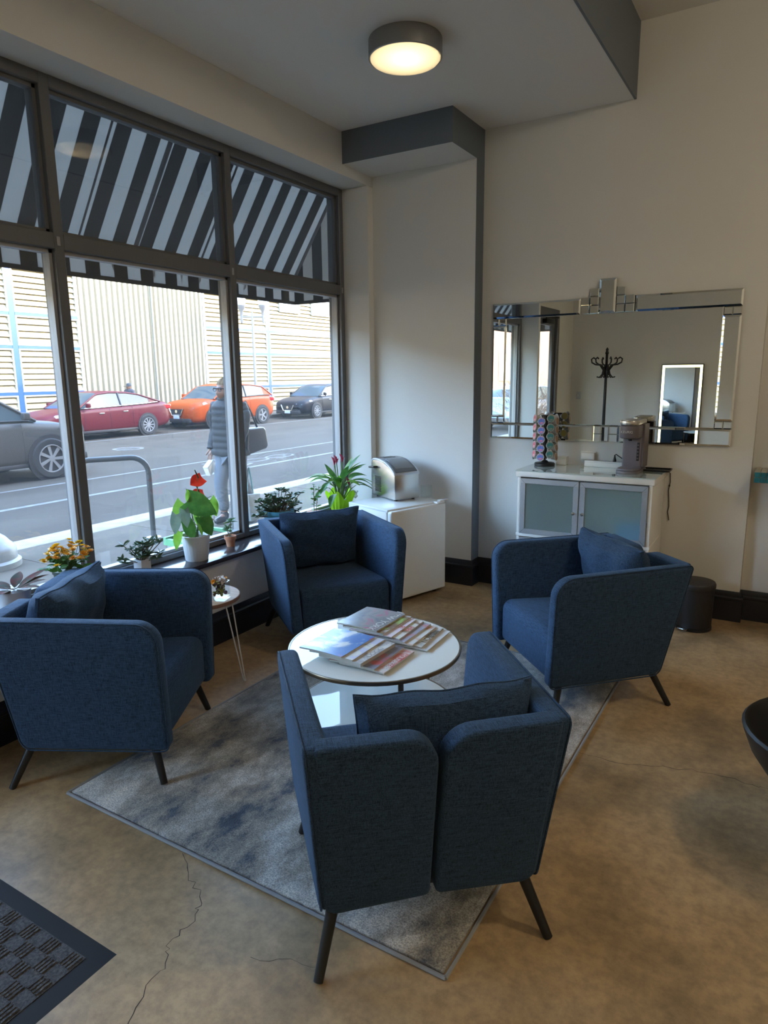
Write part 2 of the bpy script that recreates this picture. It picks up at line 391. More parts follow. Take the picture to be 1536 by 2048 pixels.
# window sill and the three window bays
struct('trim_4', G().box(-3.27, -2.996, 1.0, 4.787, SZ-.028, SZ), 'sill', bev=.004, label='dark glossy wooden window sill board')
FD = -3.375                                                       # outer face of the frame
def bar(name, parent, x0, x1, y0, y1, z0, z1, mat='frame', bev=.003): return obj(name, G().box(x0, x1, y0, y1, z0, z1), mat, parent, bev=bev, seg=1)
ms = [(.97, 1.02), (2.222, 2.276), (3.468, 3.522), (4.735, 4.787)]
for i in range(3):
    y0, y1 = ms[i][1], ms[i+1][0]
    wd = thing('window_%d' % (i+1), None, None, (0, 0, 0), kind='structure')
    bar('mullion', wd, FD, XF, *ms[i+1], SZ, HD)
    if i == 0: bar('mullion', wd, FD, XF, *ms[0], SZ, HD)
    bar('head_rail', wd, FD, XF, y0, y1, HD-.055, HD); bar('transom_rail', wd, FD, XF, y0, y1, 2.318, 2.395)
    bar('sill_rail', wd, FD, XF, y0, y1, SZ, SZ+.034)
    for z0, z1, nm in ((SZ+.034, 2.318, 'pane'), (2.395, HD-.055, 'pane')):
        lo = nm == 'pane' and z0 < 1
        bm_ = 'frame_light' if lo else 'frame'  # lower beads paler, the window light on them put into the colour
        for yy in ((y0, y0+.018), (y1-.018, y1)): bar('glazing_bead', wd, -3.335, -3.285, *yy, z0, z1, bm_, 0)
        bar('glazing_bead', wd, -3.335, -3.285, y0, y1, z0, z0+.018, bm_, 0); bar('glazing_bead', wd, -3.335, -3.285, y0, y1, z1-.018, z1, bm_, 0)
        obj(nm, G().box(-3.313, -3.309, y0, y1, z0, z1), 'glass' if lo else 'glass2', wd, smooth=0)
    for z in (2.33, 2.352): pass
    bar('clip', wd, XF, XF+.004, ms[i+1][0]+.012, ms[i+1][0]+.03, 2.335, 2.378, 'frame_light', 0)
# entrance door (seen in the mirror)
dr = thing('door_1', None, None, kind='structure')
dy0, dy1 = -.62, .56
bar('jamb', dr, FD, XF, dy1, .97, 0, 2.62); bar('jamb', dr, FD, XF, -.72, dy0, 0, 2.62); bar('head_rail', dr, FD, XF, dy0, dy1, 2.50, 2.62)
bar('stile', dr, -3.345, -3.295, dy1-.11, dy1-.01, .01, 2.49); bar('stile', dr, -3.345, -3.295, dy0+.01, dy0+.11, .01, 2.49)
bar('rail', dr, -3.345, -3.295, dy0+.11, dy1-.11, .01, .26); bar('rail', dr, -3.345, -3.295, dy0+.11, dy1-.11, 2.38, 2.49); bar('rail', dr, -3.34, -3.30, dy0+.11, dy1-.11, .98, 1.04)
obj('pane', G().box(-3.322, -3.318, dy0+.11, dy1-.11, .26, 2.38), 'doorglass', dr, smooth=0)
obj('pull_handle', G().tube([(-3.29, .40, 1.36), (-3.22, .40, 1.36), (-3.22, .40, 1.10), (-3.29, .40, 1.10)], .013), 'blackm', dr)
obj('door_closer', G().box(-3.295, -3.22, -.35, 0, 2.39, 2.46), 'blackm', dr, bev=.01); obj('closer_arm', G().tube([(-3.25, -.05, 2.47), (-3.15, -.32, 2.48), (-3.26, -.5, 2.52)], .012), 'blackm', dr)
# ------------------------------------------------------------------ ceiling lamp
M['lampglass'] = emit('lit lamp glass', (1, .80, .50), .6)
M['opal'] = cloth_thin('opal lamp glass', (.82, .78, .68), .8)
def flush_lamp(x, y, z, label, down, around, opal=False):
    t = thing('ceiling_lamp', label, 'lamp', (x, y, z), group='flush ceiling lamps')
    obj('housing', G().lathe([(.0, 0), (.193, 0), (.196, -.004), (.196, -.09), (.19, -.093), (.187, -.088), (.187, -.01), (0, -.01)], 48), 'nickel', t, smooth=30)
    obj('diffuser', G().lathe([(.186, -.085), (.186, -.094), (.178, -.102), (.14, -.113), (.07, -.12), (0, -.122)], 48), 'opal' if opal else 'lampglass', t)
    def light(kind, power, loc):
        bl = bpy.data.lights.new('lamp_light', kind); bl.energy = power; bl.color = (1, .85, .62)
        if kind == 'AREA': bl.shape = 'DISK'; bl.size = .34
        else: bl.shadow_soft_size = .03 if opal else .12
        lo = bpy.data.objects.new('lamp_light', bl); col.objects.link(lo); lo.parent = t; lo.location = loc
    if opal: light('POINT', around, (.03, -.05, -.055))
    else: light('AREA', down, (0, 0, -.128)); light('POINT', around, (0, 0, -.26))  # bare point light added below the lamp to brighten ceiling and upper walls
flush_lamp(-1.955, 3.50, CZ, 'lit round ceiling lamp with brushed nickel rim above the armchairs', 0, 10, True)
flush_lamp(1.3, 2.3, CZ2, 'round ceiling lamp on the raised ceiling towards the tiled counter', 6, 21)
flush_lamp(2.4, .4, CZ2, 'round ceiling lamp on the raised ceiling near the far corner', 1, 17)
# ------------------------------------------------------------------ armchairs
def pillow(w_, h_, t_, nx=22, nz=16, seed=1):
    rnd = random.Random(seed); g = G()
    ph = [rnd.uniform(0, 6) for _ in range(6)]
    def side(s):
        def fn(u, v):
            a, b = 2*u-1, 2*v-1
            e = max(0, 1-abs(a)**5)**.55*max(0, 1-abs(b)**5)**.55
            sx = 1-.05*(1-abs(a)**2)*abs(b)**6; 
            x = a*w_/2*(1-.035*(1-abs(b)**2.5)*abs(a)**3); z = b*h_/2*(1-.06*(1-abs(a)**2.5)*abs(b)**3)
            wr = .006*math.sin(7*a+ph[0]+3*b)*e+.005*math.sin(9*b+ph[1]-4*a)*e
            return (x, s*(t_/2*e+.012+wr*(1 if e > .3 else 0)), z+.004*math.sin(8*a+ph[2])*abs(b)**4)
        return fn
    A = side(1); B = side(-1); N = nx*nz
    for fn in (A, B):
        g.grid(fn, nx, nz)
    rim = [i for i in range(nx)]+[j*nx+nx-1 for j in range(1, nz)]+[(nz-1)*nx+i for i in range(nx-2, -1, -1)]+[j*nx for j in range(nz-2, 0, -1)]
    for k in range(len(rim)):
        a, b = rim[k], rim[(k+1) % len(rim)]; g.f.append((a, b, N+b, N+a))
    return g, [Vector(g.v[i])*.5+Vector(g.v[N+i])*.5 for i in rim]
def make_chair(label, loc, rz, seed, cz=(0, 0, 0), bk=.35, fr=.368):
    t = thing('armchair', label, 'armchair', (loc[0], loc[1], 0), rz, 'navy armchairs around the coffee table')
    ZB, ZT = .165, .745; k = .045/(ZT-ZB)
    for s in (-1, 1):
        # side shell: rounded slab, leaning outwards
        poly = rpoly([(fr-.003, ZB+.005, .03), (fr, ZT-.008, .095), (-bk, ZT, .02), (-.262, ZB, .05)], 8)
        g = G().prism(poly, .258, .330)
        g.v = [(s*(x+k*(z-ZB)+.034*(y+.36)), y, z) for x, y, z in g.v]
        a = obj('side_panel', g, 'fabric', t, bev=.024, seg=4)
        # piping along the outer edge
        pl = [(s*(.324+k*(z-ZB)+.034*(y+.36)), y*.992, z-.002) for y, z in poly]
        obj('piping', G().tube(pl, .0035, 5, closed=True), 'fabric2', a)
        # half of the back
        bp = rpoly([(.008, ZB+.012, .02), (.008, ZT-.004, .09), (.345, ZT, .012), (.322, ZB-.004, .045)], 8)
        g = G().prism(bp, -.04, .035, 'y')
        g.v = [(s*x, y-(bk-.035)+(bk-.26)*(1-(z-ZB)/(ZT-ZB)), z) for x, y, z in g.v]
        obj('back_panel', g, 'fabric', t, bev=.022, seg=4)
    # seat block with rounded front edge
    sp = rpoly([(fr-.03, ZB+.015, .03), (fr-.03, .425, .055), (-.25, .405, .02), (-.22, ZB+.015, .02)], 6)
    g = G().prism(sp, -.262, .262); g.v = [(x*(1+.12*(y+.36)), y, z) for x, y, z in g.v]
    obj('seat', g, 'fabric', t, bev=.012, seg=3)
    obj('underframe', G().box(-.24, .24, -.2, .3, ZB-.004, ZB+.03), 'black', t)
    g, rim = pillow(.545, .40, .15, seed=seed)
    c = obj('back_cushion', g, 'fabric2', t, loc=(cz[0], -.185+cz[1], .612+cz[2]), rot=(-.20, 0, .02*(seed % 3-1)))
    obj('piping', G().tube(rim, .0045, 6, closed=True), 'fabric2', c)
    for sx in (-1, 1):
        for y0, y1 in ((-.235, -.312), (.28, .325)):
            fx = sx*(.350 if y1 < 0 else .335); wx = loc[0]+fx*math.cos(rz)-y1*math.sin(rz); wy = loc[1]+fx*math.sin(rz)+y1*math.cos(rz)
            on_rug = -2.43 < wx < -.69 and 1.45 < wy < 3.74
            obj('leg', G().tube([(sx*.292, y0, ZB+.01), (fx, y1, .0135 if on_rug else 0)], [.0185, .0145], 12), 'leg', t)
    return t
make_chair('navy armchair in the foreground seen from behind, two-part back facing us', (-.966, 1.741), math.radians(43.2), 1, (.068, 0, -.032), .365, .40)
make_chair('navy armchair in front of the white cabinet, turned sideways', (-.891, 3.522), math.radians(134.8), 2, (0, 0, 0), .388)
make_chair('navy armchair at the left picture edge with cushion against its back', (-2.57, 1.828), math.radians(-60), 3)
make_chair('navy armchair beside the white fridge, facing us below the calla lily', (-2.52, 3.452), math.radians(-125.4), 4)
# ------------------------------------------------------------------ rug, mat
rx0, rx1, ry0, ry1 = -2.425, -.70, 1.46, 3.73
r = thing('area_rug', 'distressed grey and navy rectangular rug under the coffee table', 'rug', (-1.56, 2.6, 0))
obj('pile', G().box(rx0+.012+1.56, rx1-.012+1.56, ry0+.012-2.6, ry1-.012-2.6, .001, .013), 'rug', r, bev=.003)
def rim_tube(x0, x1, y0, y1, z, rr): return G().tube([(x0, y0, z), (x1, y0, z), (x1, y1, z), (x0, y1, z)], rr, 6, closed=True)
for (a, b) in (((rx0, ry0), (rx1, ry0)), ((rx1, ry0), (rx1, ry1)), ((rx1, ry1), (rx0, ry1)), ((rx0, ry1), (rx0, ry0))):
    obj('binding', G().tube([(a[0]+1.56, a[1]-2.6, .0065), (b[0]+1.56, b[1]-2.6, .0065)], .0066, 6), 'rugedge', r)
M['matc'] = pm('charcoal mat loops', (.062, .060, .064), .95, c2=(.13, .125, .125), ns=120, bump=.8, bs=300, bdist=.005)
mt = thing('door_mat', 'charcoal ribbed entrance mat with rubber border at lower left', 'doormat', (-2.1, .6, 0))
mx0, mx1, my0, my1 = -.6, .52, -.45, .445       # local extents
def frust(x0, x1, y0, y1, i, z):
    return G().add([(x0,y0,0),(x1,y0,0),(x1,y1,0),(x0,y1,0),(x0+i,y0+i,z),(x1-i,y0+i,z),(x1-i,y1-i,z),(x0+i,y1-i,z)], [(3,2,1,0),(4,5,6,7),(0,1,5,4),(1,2,6,5),(2,3,7,6),(3,0,4,7)])
obj('rubber_border', frust(mx0, mx1, my0, my1, .03, .008), 'rubber', mt)
obj('carpet_field', G().box(mx0+.06, mx1-.06, my0+.06, my1-.06, .006, .010), 'matc', mt)
g = G()
cw, chh = .052, .048
nx = int((mx1-mx0-.13)/cw); ny = int((my1-my0-.13)/chh)
for i in range(nx):
    for j in range(ny):
        if (i+j) % 2: continue
        X0 = mx1-.065-(i+1)*cw; Y0 = my1-.065-(j+1)*chh
        for q in range(4):
            a = X0+q*cw/4+.003
            g.box(a, a+.007, Y0, Y0+chh*.98, .009, .0135)
tag(obj('rib', g, 'matc', mt), kind='stuff')
# ------------------------------------------------------------------ coffee table
tb = thing('coffee_table', 'round two-tier white glass coffee table with antique brass rim', 'table', (-1.58, 2.51, .0135))
def disc(r_, z0, z1, n=64): return G().lathe([(0, z0), (r_, z0), (r_, z1), (0, z1)], n)
obj('tabletop', disc(.392, .426, .436), 'whitegloss', tb, smooth=30)
obj('rim', G().lathe([(.39, .420), (.40, .420), (.402, .424), (.402, .434), (.40, .4375), (.393, .4375), (.393, .426), (.39, .426)], 64, cap=False), 'brass', tb)
obj('lower_shelf', disc(.372, .125, .133), 'whitegloss', tb, smooth=30)
obj('rim', G().lathe([(.37, .120), (.38, .120), (.381, .134), (.373, .134), (.373, .125), (.37, .125)], 64, cap=False), 'brass', tb)
for k in range(3):
    a = math.radians(-42+120*k)
    obj('leg', G().box(-.006, .006, -.011, .011, 0, .424, T((.385*math.cos(a), .385*math.sin(a), 0)) @ Rz(a)), 'brass', tb, bev=.002)
# ------------------------------------------------------------------ magazines, lowest first
M['paper'] = pm('magazine paper edges', (.62, .60, .54), .7, c2=(.42, .40, .36), ns=3, stretch=(1, 1, 600))
def magazine(name_label, x, y, z, th, cols, rz=0, wx=.228, wy=.262, curl=.006, word=None, wcol=None, wsize=.05, off=0, group='', scale=9, wx_off=.03):
    t = thing('magazine', name_label, 'magazine', (x, y, z), rz, group)
    n = 14
    def wave(u): return curl*math.sin(u*PI)*.8+curl*.5*u**4
    g = G(); v = []
    for i in range(n+1):
        u = i/n; X = -wx/2+wx*u; zz = wave(u)
        v += [(X, -wy/2, zz), (X, wy/2, zz), (X, -wy/2, zz+th), (X, wy/2, zz+th)]
    fs = []
    for i in range(n):
        a, b = 4*i, 4*i+4
        fs += [(a, b, b+1, a+1), (a+2, a+3, b+3, b+2), (a, a+2, b+2, b), (a+1, b+1, b+3, a+3)]
    fs += [(0, 1, 3, 2), (4*n, 4*n+2, 4*n+3, 4*n+1)]
    obj('pages', g.add(v, fs), 'paper', t, smooth=30)
    g = G(); v = []
    for i in range(n+1):
        u = i/n; X = -wx/2-.001+(wx+.002)*u; zz = wave(u)+th+.0003
        v += [(X, -wy/2-.001, zz), (X, wy/2+.001, zz), (X, -wy/2-.001, zz+.0006), (X, wy/2+.001, zz+.0006)]
    c = obj('cover', g.add(v, fs), cover('cover '+name_label, cols, scale, off=off), t, smooth=30)
    if word:
        me = text_mesh(word, wsize, .0003)
        Xc = wx/2-wx_off; zz = wave((Xc+wx/2)/wx)+th+.0014
        o = obj('masthead', me, pm('ink '+name_label, wcol, .4), c, smooth=0, loc=(Xc, 0, zz)); o.rotation_euler = (0, -.01, -PI/2)
    return z+th+.0014
z0 = .4377+.0135+.0005
R_ = 'magazines fanned on the right half of the coffee table'
L_ = 'magazines fanned on the left half of the coffee table'
W_ = (.72, .70, .66)
z = z0
rs = [('plain white magazine, undermost of the right-hand fan', [W_, (.6, .6, .6), W_], None, None, .005),
      ('white magazine with gold and black masthead, right-hand fan', [W_, (.7, .68, .6), (.1, .1, .11), W_], 'MOTION', (.12, .08, .02), .007),
      ('white and orange magazine in the right-hand fan', [(.55, .2, .08), W_, W_], None, None, .006),
      ('lavender grey magazine with pink print in the right-hand fan', [(.25, .25, .33), (.38, .37, .46), (.6, .15, .15)], None, None, .006),
      ('white magazine with red letters and lime picture in the right-hand fan', [(.45, .6, .05), W_, (.25, .12, .05)], 'HRI', (.6, .05, .04), .006),
      ('pale pink and white magazine in the right-hand fan', [W_, (.75, .62, .7), W_], 'RI', (.5, .06, .08), .005),
      ('lime green and brown magazine near the top of the right-hand fan', [(.4, .65, .15), (.2, .1, .06), W_], None, None, .007),
      ('grey magazine with white serif masthead on top of the right-hand fan', [(.10, .12, .2), (.20, .20, .21), (.27, .25, .25), (.45, .12, .2)], 'NEW YORK', W_, .006)]
for i, (lb, cs, wd_, wc, th) in enumerate(rs):
    u = i/7
    z = magazine(lb, -1.443-.245*u, 2.672-.02*u+.006*math.sin(i*2.1), z, th, cs, .03*math.sin(i*1.7)+.05*(1-u), word=wd_, wcol=wc, wsize=.055 if i == 7 else .04, off=i*1.7, group=R_, wx_off=.035 if i == 7 else .016)
z = z0
ls = [('red and white lettered magazine, undermost of the left-hand fan', [(.5, .06, .06), (.62, .2, .18), W_], 'HOUSEKEEP', W_, .007),
      ('slate grey magazine with red print in the left-hand fan', [(.14, .14, .19), (.22, .22, .28), (.5, .1, .1)], None, None, .008),
      ('thick white catalogue with grey rings in the left-hand fan', [W_, W_, (.4, .38, .38), W_], 'OOOO', (.35, .33, .33), .016),
      ('white and lavender magazine in the left-hand fan', [W_, (.55, .56, .72), W_, (.1, .1, .1)], None, None, .006),
      ('blue, white and red magazine on top of the left-hand fan', [(.62, .6, .52), (.66, .66, .68), (.07, .2, .52), (.05, .16, .5), (.5, .07, .1)], None, None, .006)]
for i, (lb, cs, wd_, wc, th) in enumerate(ls):
    u = i/4
    z = magazine(lb, -1.483-.192*u, 2.376-.028*u, z, th, cs, .04*math.sin(i*2.3)-.03*u, word=wd_, wcol=wc, wsize=.036, off=3+i*2.2, group=L_, wx_off=.02, scale=9 if i < 4 else 6)
# ------------------------------------------------------------------ hairpin side table and glass cube of shells
st = thing('side_table', 'round oak side table on white hairpin legs by the window', 'table', (-2.715, 2.53, 0))
obj('tabletop', G().lathe([(0, .478), (.203, .478), (.207, .482), (.207, .497), (.204, .5), (0, .5)], 48), 'wood', st, smooth=30)
obj('edge_band', G().lathe([(.2065, .479), (.2085, .481), (.2085, .498), (.2065, .4995)], 48, cap=False), 'woodedge', st)
for k in range(3):
    a = math.radians(23+120*k); mx = Rz(a)
    pts = [mx @ Vector(p) for p in ((.150, -.045, .478), (.215, -.012, .03), (.222, -.008, .010), (.224, 0, .005), (.222, .008, .010), (.215, .012, .03), (.150, .045, .478))]
    obj('hairpin_leg', G().tube(pts, .0042, 8), 'whitewire', st)
vz = thing('glass_vase', 'square clear glass filled with dried petals and shells on the side table', 'vase', (-2.580, 2.535, .5005), .35)
def open_box(a, h, t_, zb): # hollow square vessel
    o = [(-a, -a), (a, -a), (a, a), (-a, a)]; i = [(-a+t_, -a+t_), (a-t_, -a+t_), (a-t_, a-t_), (-a+t_, a-t_)]
    v = [(x, y, 0) for x, y in o]+[(x, y, h) for x, y in o]+[(x, y, h) for x, y in i]+[(x, y, zb) for x, y in i]
    fs = [(3, 2, 1, 0)]+[(k, (k+1) % 4, 4+(k+1) % 4, 4+k) for k in range(4)]+[(4+k, 4+(k+1) % 4, 8+(k+1) % 4, 8+k) for k in range(4)]+[(8+k, 8+(k+1) % 4, 12+(k+1) % 4, 12+k) for k in range(4)]+[(12, 13, 14, 15)]
    return G().add(v, fs)
obj('vessel', open_box(.042, .095, .004, .012), 'clear', vz, smooth=0)
def petals(n, fn, size, seed):
    rnd = random.Random(seed); g = G()
    for _ in range(n):
        p = fn(rnd); mx = T(p) @ Rz(rnd.uniform(0, 6.3)) @ Rx(rnd.uniform(-1.4, 1.4)); s = size*rnd.uniform(.6, 1.2)
        g.grid(lambda u, v: ((u-.5)*s*2*math.sin(PI*min(.97, max(.03, v)))**.5, (v-.5)*s*2, s*.5*(2*u-1)**2-s*.3*(2*v-1)**2), 4, 5, mx)
    return g
for nm, cc, n_, sd in (('olive_petals', (.30, .27, .04), 34, 1), ('brown_petals', (.18, .08, .06), 30, 2), ('shells', (.6, .5, .42), 14, 3), ('orange_petals', (.85, .33, .01), 3, 4)):
    top = nm in ('shells', 'orange_petals')
    fn = (lambda r: Vector((r.uniform(-.032, .032), r.uniform(-.032, .032), r.uniform(.096, .118)))) if top else (lambda r: Vector((r.uniform(-.024, .024), r.uniform(-.024, .024), r.uniform(.026, .092))))
    tag(obj(nm, petals(n_, fn, .013 if top else .011, sd), pm(nm, cc, .6), vz), kind='stuff')
# ------------------------------------------------------------------ mini fridge (local: x along front, -y front)
FZ = .723
a_f = math.atan2(.535, .178)                      # direction of the front edge
fr = thing('mini_fridge', 'white waist-high mini fridge in the alcove', 'fridge', (-2.331, 4.3585, 0), a_f)
FW = .56
obj('body', G().box(-FW/2, FW/2, .052, .50, .03, FZ-.004), 'fridge', fr, bev=.006)
obj('top_lid', G().box(-FW/2-.001, FW/2+.001, .04, .50, FZ-.022, FZ), 'fridge', fr, bev=.005)
obj('door', G().box(-FW/2, FW/2, 0, .046, .035, FZ-.012), 'fridge', fr, bev=.012, seg=3)
obj('door_gasket', G().box(-FW/2+.008, FW/2-.008, .044, .056, .04, FZ-.02), 'rugedge', fr)
obj('hinge_cover', G().box(FW/2-.09, FW/2-.01, .004, .05, FZ-.012, FZ+.004), 'fridge', fr, bev=.003)
for sx in (-1, 1):
    for yy in (.08, .45): obj('foot', G().lathe([(.018, 0), (.02, .032)], 12, T((sx*(FW/2-.05), yy, 0))), 'black', fr)
# ice maker
im = thing('ice_maker', 'stainless steel countertop ice maker with dark lid on the fridge', 'ice maker', (-2.52, 4.507, FZ), math.atan2(.197, .103))
iw, idp = .225, .345
def arc(y): return .212+.094*math.sin(PI/2*min(1, y/.25)**.85) if y < .25 else .306-.02*max(0, (y-.31)/.035)**2
ys_ = [idp*i/24 for i in range(25)]
obj('housing', G().prism([(idp, .012), (0, .012)]+[(y, arc(y)-.006) for y in ys_], -iw/2, iw/2), 'steel', im, bev=.006, seg=2)
ld = obj('lid', G().prism([(y, arc(y)-.012) for y in ys_]+[(y, arc(y)+.003) for y in ys_[::-1]], -iw/2-.002, iw/2+.002), 'alu', im, bev=.002)
lid_m = pm('smoked grey lid', (.10, .11, .125), .22, coat=.3)
def curved(x0, x1, y0, y1, h0, h1, n=14):
    g = G(); v = []
    for i in range(n+1):
        y = y0+(y1-y0)*i/n; zz = arc(y); v += [(x0, y, zz+h0), (x1, y, zz+h0), (x0, y, zz+h1), (x1, y, zz+h1)]
    fs = [(0, 1, 3, 2), (4*n, 4*n+2, 4*n+3, 4*n+1)]
    for i in range(n):
        a, b = 4*i, 4*i+4; fs += [(a, b, b+1, a+1), (a+2, a+3, b+3, b+2), (a, a+2, b+2, b), (a+1, b+1, b+3, a+3)]
    return g.add(v, fs)
obj('top_panel', curved(-iw/2+.012, iw/2-.012, .008, .335, 0, .006), lid_m, im)
obj('lid_window', curved(-iw/2+.035, iw/2-.03, .035, .20, .004, .009), pm('smoked lid window', (.16, .17, .185), .12, coat=.5), im)
obj('control_panel', curved(-iw/2+.06, iw/2-.06, .25, .31, .004, .008), 'black', im)
for i in range(4): obj('button', G().lathe([(0, 0), (.007, 0), (.007, .002), (0, .002)], 12, T((-.05+.033*i, .285, arc(.285)+.008))), 'chrome', im)
obj('carry_handle', G().tube([(-iw/2-.001, .26, .245), (-iw/2-.03, .26, .245), (-iw/2-.03, .33, .238), (-iw/2-.001, .33, .238)], .008, 8), 'black', im)
g = G()
for i in range(9):
    for j in range(12):
        y = .20+i*.0105+(j % 2)*.004; zz = .05+j*.0105
        g.box(-iw/2-.0016, -iw/2+.001, y, y+.0062, zz, zz+.0062, T((0, 0, 0)))
tag(obj('vent_holes', g, 'black', im), kind='stuff')
for sx in (-1, 1):
    for yy in (.04, .3): obj('foot', G().lathe([(.012, 0), (.013, .014)], 10, T((sx*.08, yy, 0))), 'black', im)
gl = thing('drinking_glass', 'small square clear glass on the fridge beside the ice maker', 'glass', (-2.452, 4.70, FZ+.0005), a_f)
obj('vessel', open_box(.034, .098, .003, .008), 'clear', gl, smooth=0)
rm = thing('remote_control', 'flat white remote lying on the right end of the fridge top', 'remote', (-2.268, 4.62, FZ+.0045), a_f)
obj('casing', G().box(-.045, .045, -.016, .016, 0, .009), 'white', rm, bev=.003); obj('screen', G().box(.0, .04, -.011, .011, .009, .0098), 'alu', rm)
# ------------------------------------------------------------------ white cabinet
CF, CZT, cx0, cx1 = 4.515, 1.016, -1.644, -.724
cb = thing('cabinet', 'white sideboard with frosted glass doors under the wall mirror', 'cabinet', (0, 0, 0))
def side(a, b): return obj('side_panel', G().box(a, b, CF, WY-.03, .05, CZT-.045), 'white', cb, bev=.002)
side(cx0+.012, cx0+.034); side(cx1-.034, cx1-.012)
obj('top_board', G().box(cx0, cx1, CF-.012, WY-.03, CZT-.045, CZT-.006), 'white', cb, bev=.003)
obj('glass_top', G().box(cx0-.004, cx1+.004, CF-.016, WY-.026, CZT-.005, CZT), pm('green tinted glass top', (.56, .66, .62), .02, coat=1), cb, smooth=0)
obj('base_board', G().box(cx0+.034, cx1-.034, CF+.03, WY-.05, .05, .09), 'white', cb)
obj('middle_board', G().box(cx0+.008, cx1-.008, CF-.004, WY-.05, .545, .566), 'white', cb, bev=.002)
obj('back_board', G().box(cx0+.034, cx1-.034, WY-.05, WY-.035, .09, .97), 'white', cb)
_m, _nt, _n, _l, _b = _new('frosted cabinet glass')
_b.inputs['Base Color'].default_value = (.40, .50, .52, 1); _b.inputs['Roughness'].default_value = .18
_r = _n.new('ShaderNodeBsdfRefraction'); _r.inputs['Roughness'].default_value = .28; _r.inputs['IOR'].default_value = 1.1; _r.inputs['Color'].default_value = (.85, .95, .95, 1)
_x = _n.new('ShaderNodeMixShader'); _x.inputs[0].default_value = .74; _l.new(_b.outputs[0], _x.inputs[1]); _l.new(_r.outputs[0], _x.inputs[2]); _l.new(_x.outputs[0], _n['Material Output'].inputs[0])
M['frost'] = _m
sb_ = thing('storage_box', 'blue box blurred behind the right frosted cabinet door', 'box', (-.865, CF+.068, .5665))
obj('carton', G().box(-.085, .085, -.06, .06, 0, .13), pm('bright blue card', (.0, .34, .75), .5), sb_, bev=.003); obj('lid', G().box(-.087, .087, -.062, .062, .10, .132), pm('bright blue lid', (.0, .33, .66), .5), sb_, bev=.003)
jr_ = thing('storage_jar', 'dark round jar blurred behind the right frosted cabinet door', 'jar', (-1.09, CF+.062, .5665))
obj('body', G().lathe([(0, 0), (.045, 0), (.052, .02), (.052, .08), (.04, .1), (0, .1)], 20), pm('slate jar', (.05, .09, .16), .5), jr_); obj('lid', G().lathe([(.043, .1), (.043, .115), (0, .115)], 20), 'black', jr_)
mid = -1.197
def cdoor(x0, x1, z0, z1, knob):
    d = obj('door', G().box(x0, x1, CF-.014, CF+.004, z0, z0+.036).box(x0, x1, CF-.014, CF+.004, z1-.036, z1).box(x0, x0+.036, CF-.0139, CF+.004, z0+.036, z1-.036).box(x1-.036, x1, CF-.0139, CF+.004, z0+.036, z1-.036), 'alu', cb, bev=.0015, seg=1)
    obj('frosted_pane', G().box(x0+.034, x1-.034, CF-.008, CF-.002, z0+.034, z1-.034), 'frost', d, smooth=0)
    for cxn, czn, sx, sz in ((x0, z0, 1, 1), (x1, z0, -1, 1), (x0, z1, 1, -1), (x1, z1, -1, -1)):
        obj('mitre_line', G().tube([(cxn, CF-.0141, czn), (cxn+sx*.036, CF-.0141, czn+sz*.036)], .0007, 4), 'leg', d)
    obj('knob', G().lathe([(.005, 0), (.005, .012), (.011, .016), (.012, .022), (.008, .027), (0, .028)], 14, T((knob, CF-.014, (z0+z1)/2-.02)) @ Rx(PI/2)), 'chrome', d)
cdoor(cx0+.036, mid-.004, .568, .962, mid-.03); cdoor(mid+.004, cx1-.036, .568, .962, mid+.03)
cdoor(cx0+.036, mid-.004, .095, .54, mid-.03); cdoor(mid+.004, cx1-.036, .095, .54, mid+.03)
for xx in (cx0+.06, cx1-.06):
    for yy in (CF+.05, WY-.1): obj('foot', G().lathe([(.018, 0), (.02, .05)], 12, T((xx, yy, 0))), 'alu', cb)
# ------------------------------------------------------------------ coffee capsule carousel
cxy = (-1.545, 4.83)
cr = thing('capsule_carousel', 'black rotating capsule stand on the cabinet', 'capsule stand', (*cxy, CZT))
obj('base', G().lathe([(0, 0), (.070, 0), (.074, .004), (.074, .016), (.068, .022), (.03, .024), (.022, .034), (.012, .04), (0, .04)], 40), 'black', cr)
obj('pole', G().tube([(0, 0, .03), (0, 0, .365)], .008, 10), 'black', cr)
obj('top_ring', G().tube([(.036*math.cos(k*PI/8), .036*math.sin(k*PI/8), .362) for k in range(16)], .004, 6, closed=True), 'black', cr)
NC = 8
for k in range(NC):
    a = 2*PI*k/NC+.35
    obj('rail', G().tube([(.030*math.cos(a+.39), .030*math.sin(a+.39), .05), (.030*math.cos(a+.39), .030*math.sin(a+.39), .362)], .0025, 6), 'black', cr)
capcols = {'pink': ((.75, .16, .2), (.85, .5, .5)), 'royal blue': ((.03, .10, .42), (.5, .12, .2)), 'teal': ((.03, .25, .29), (.25, .32, .3)), 'brown': ((.30, .16, .07), (.2, .1, .05)), 'golden': ((.5, .4, .12), (.5, .4, .1)), 'purple': ((.16, .11, .19), (.4, .3, .4)), 'grey': ((.3, .3, .32), (.15, .15, .15)), 'tan': ((.35, .25, .16), (.1, .07, .05))}
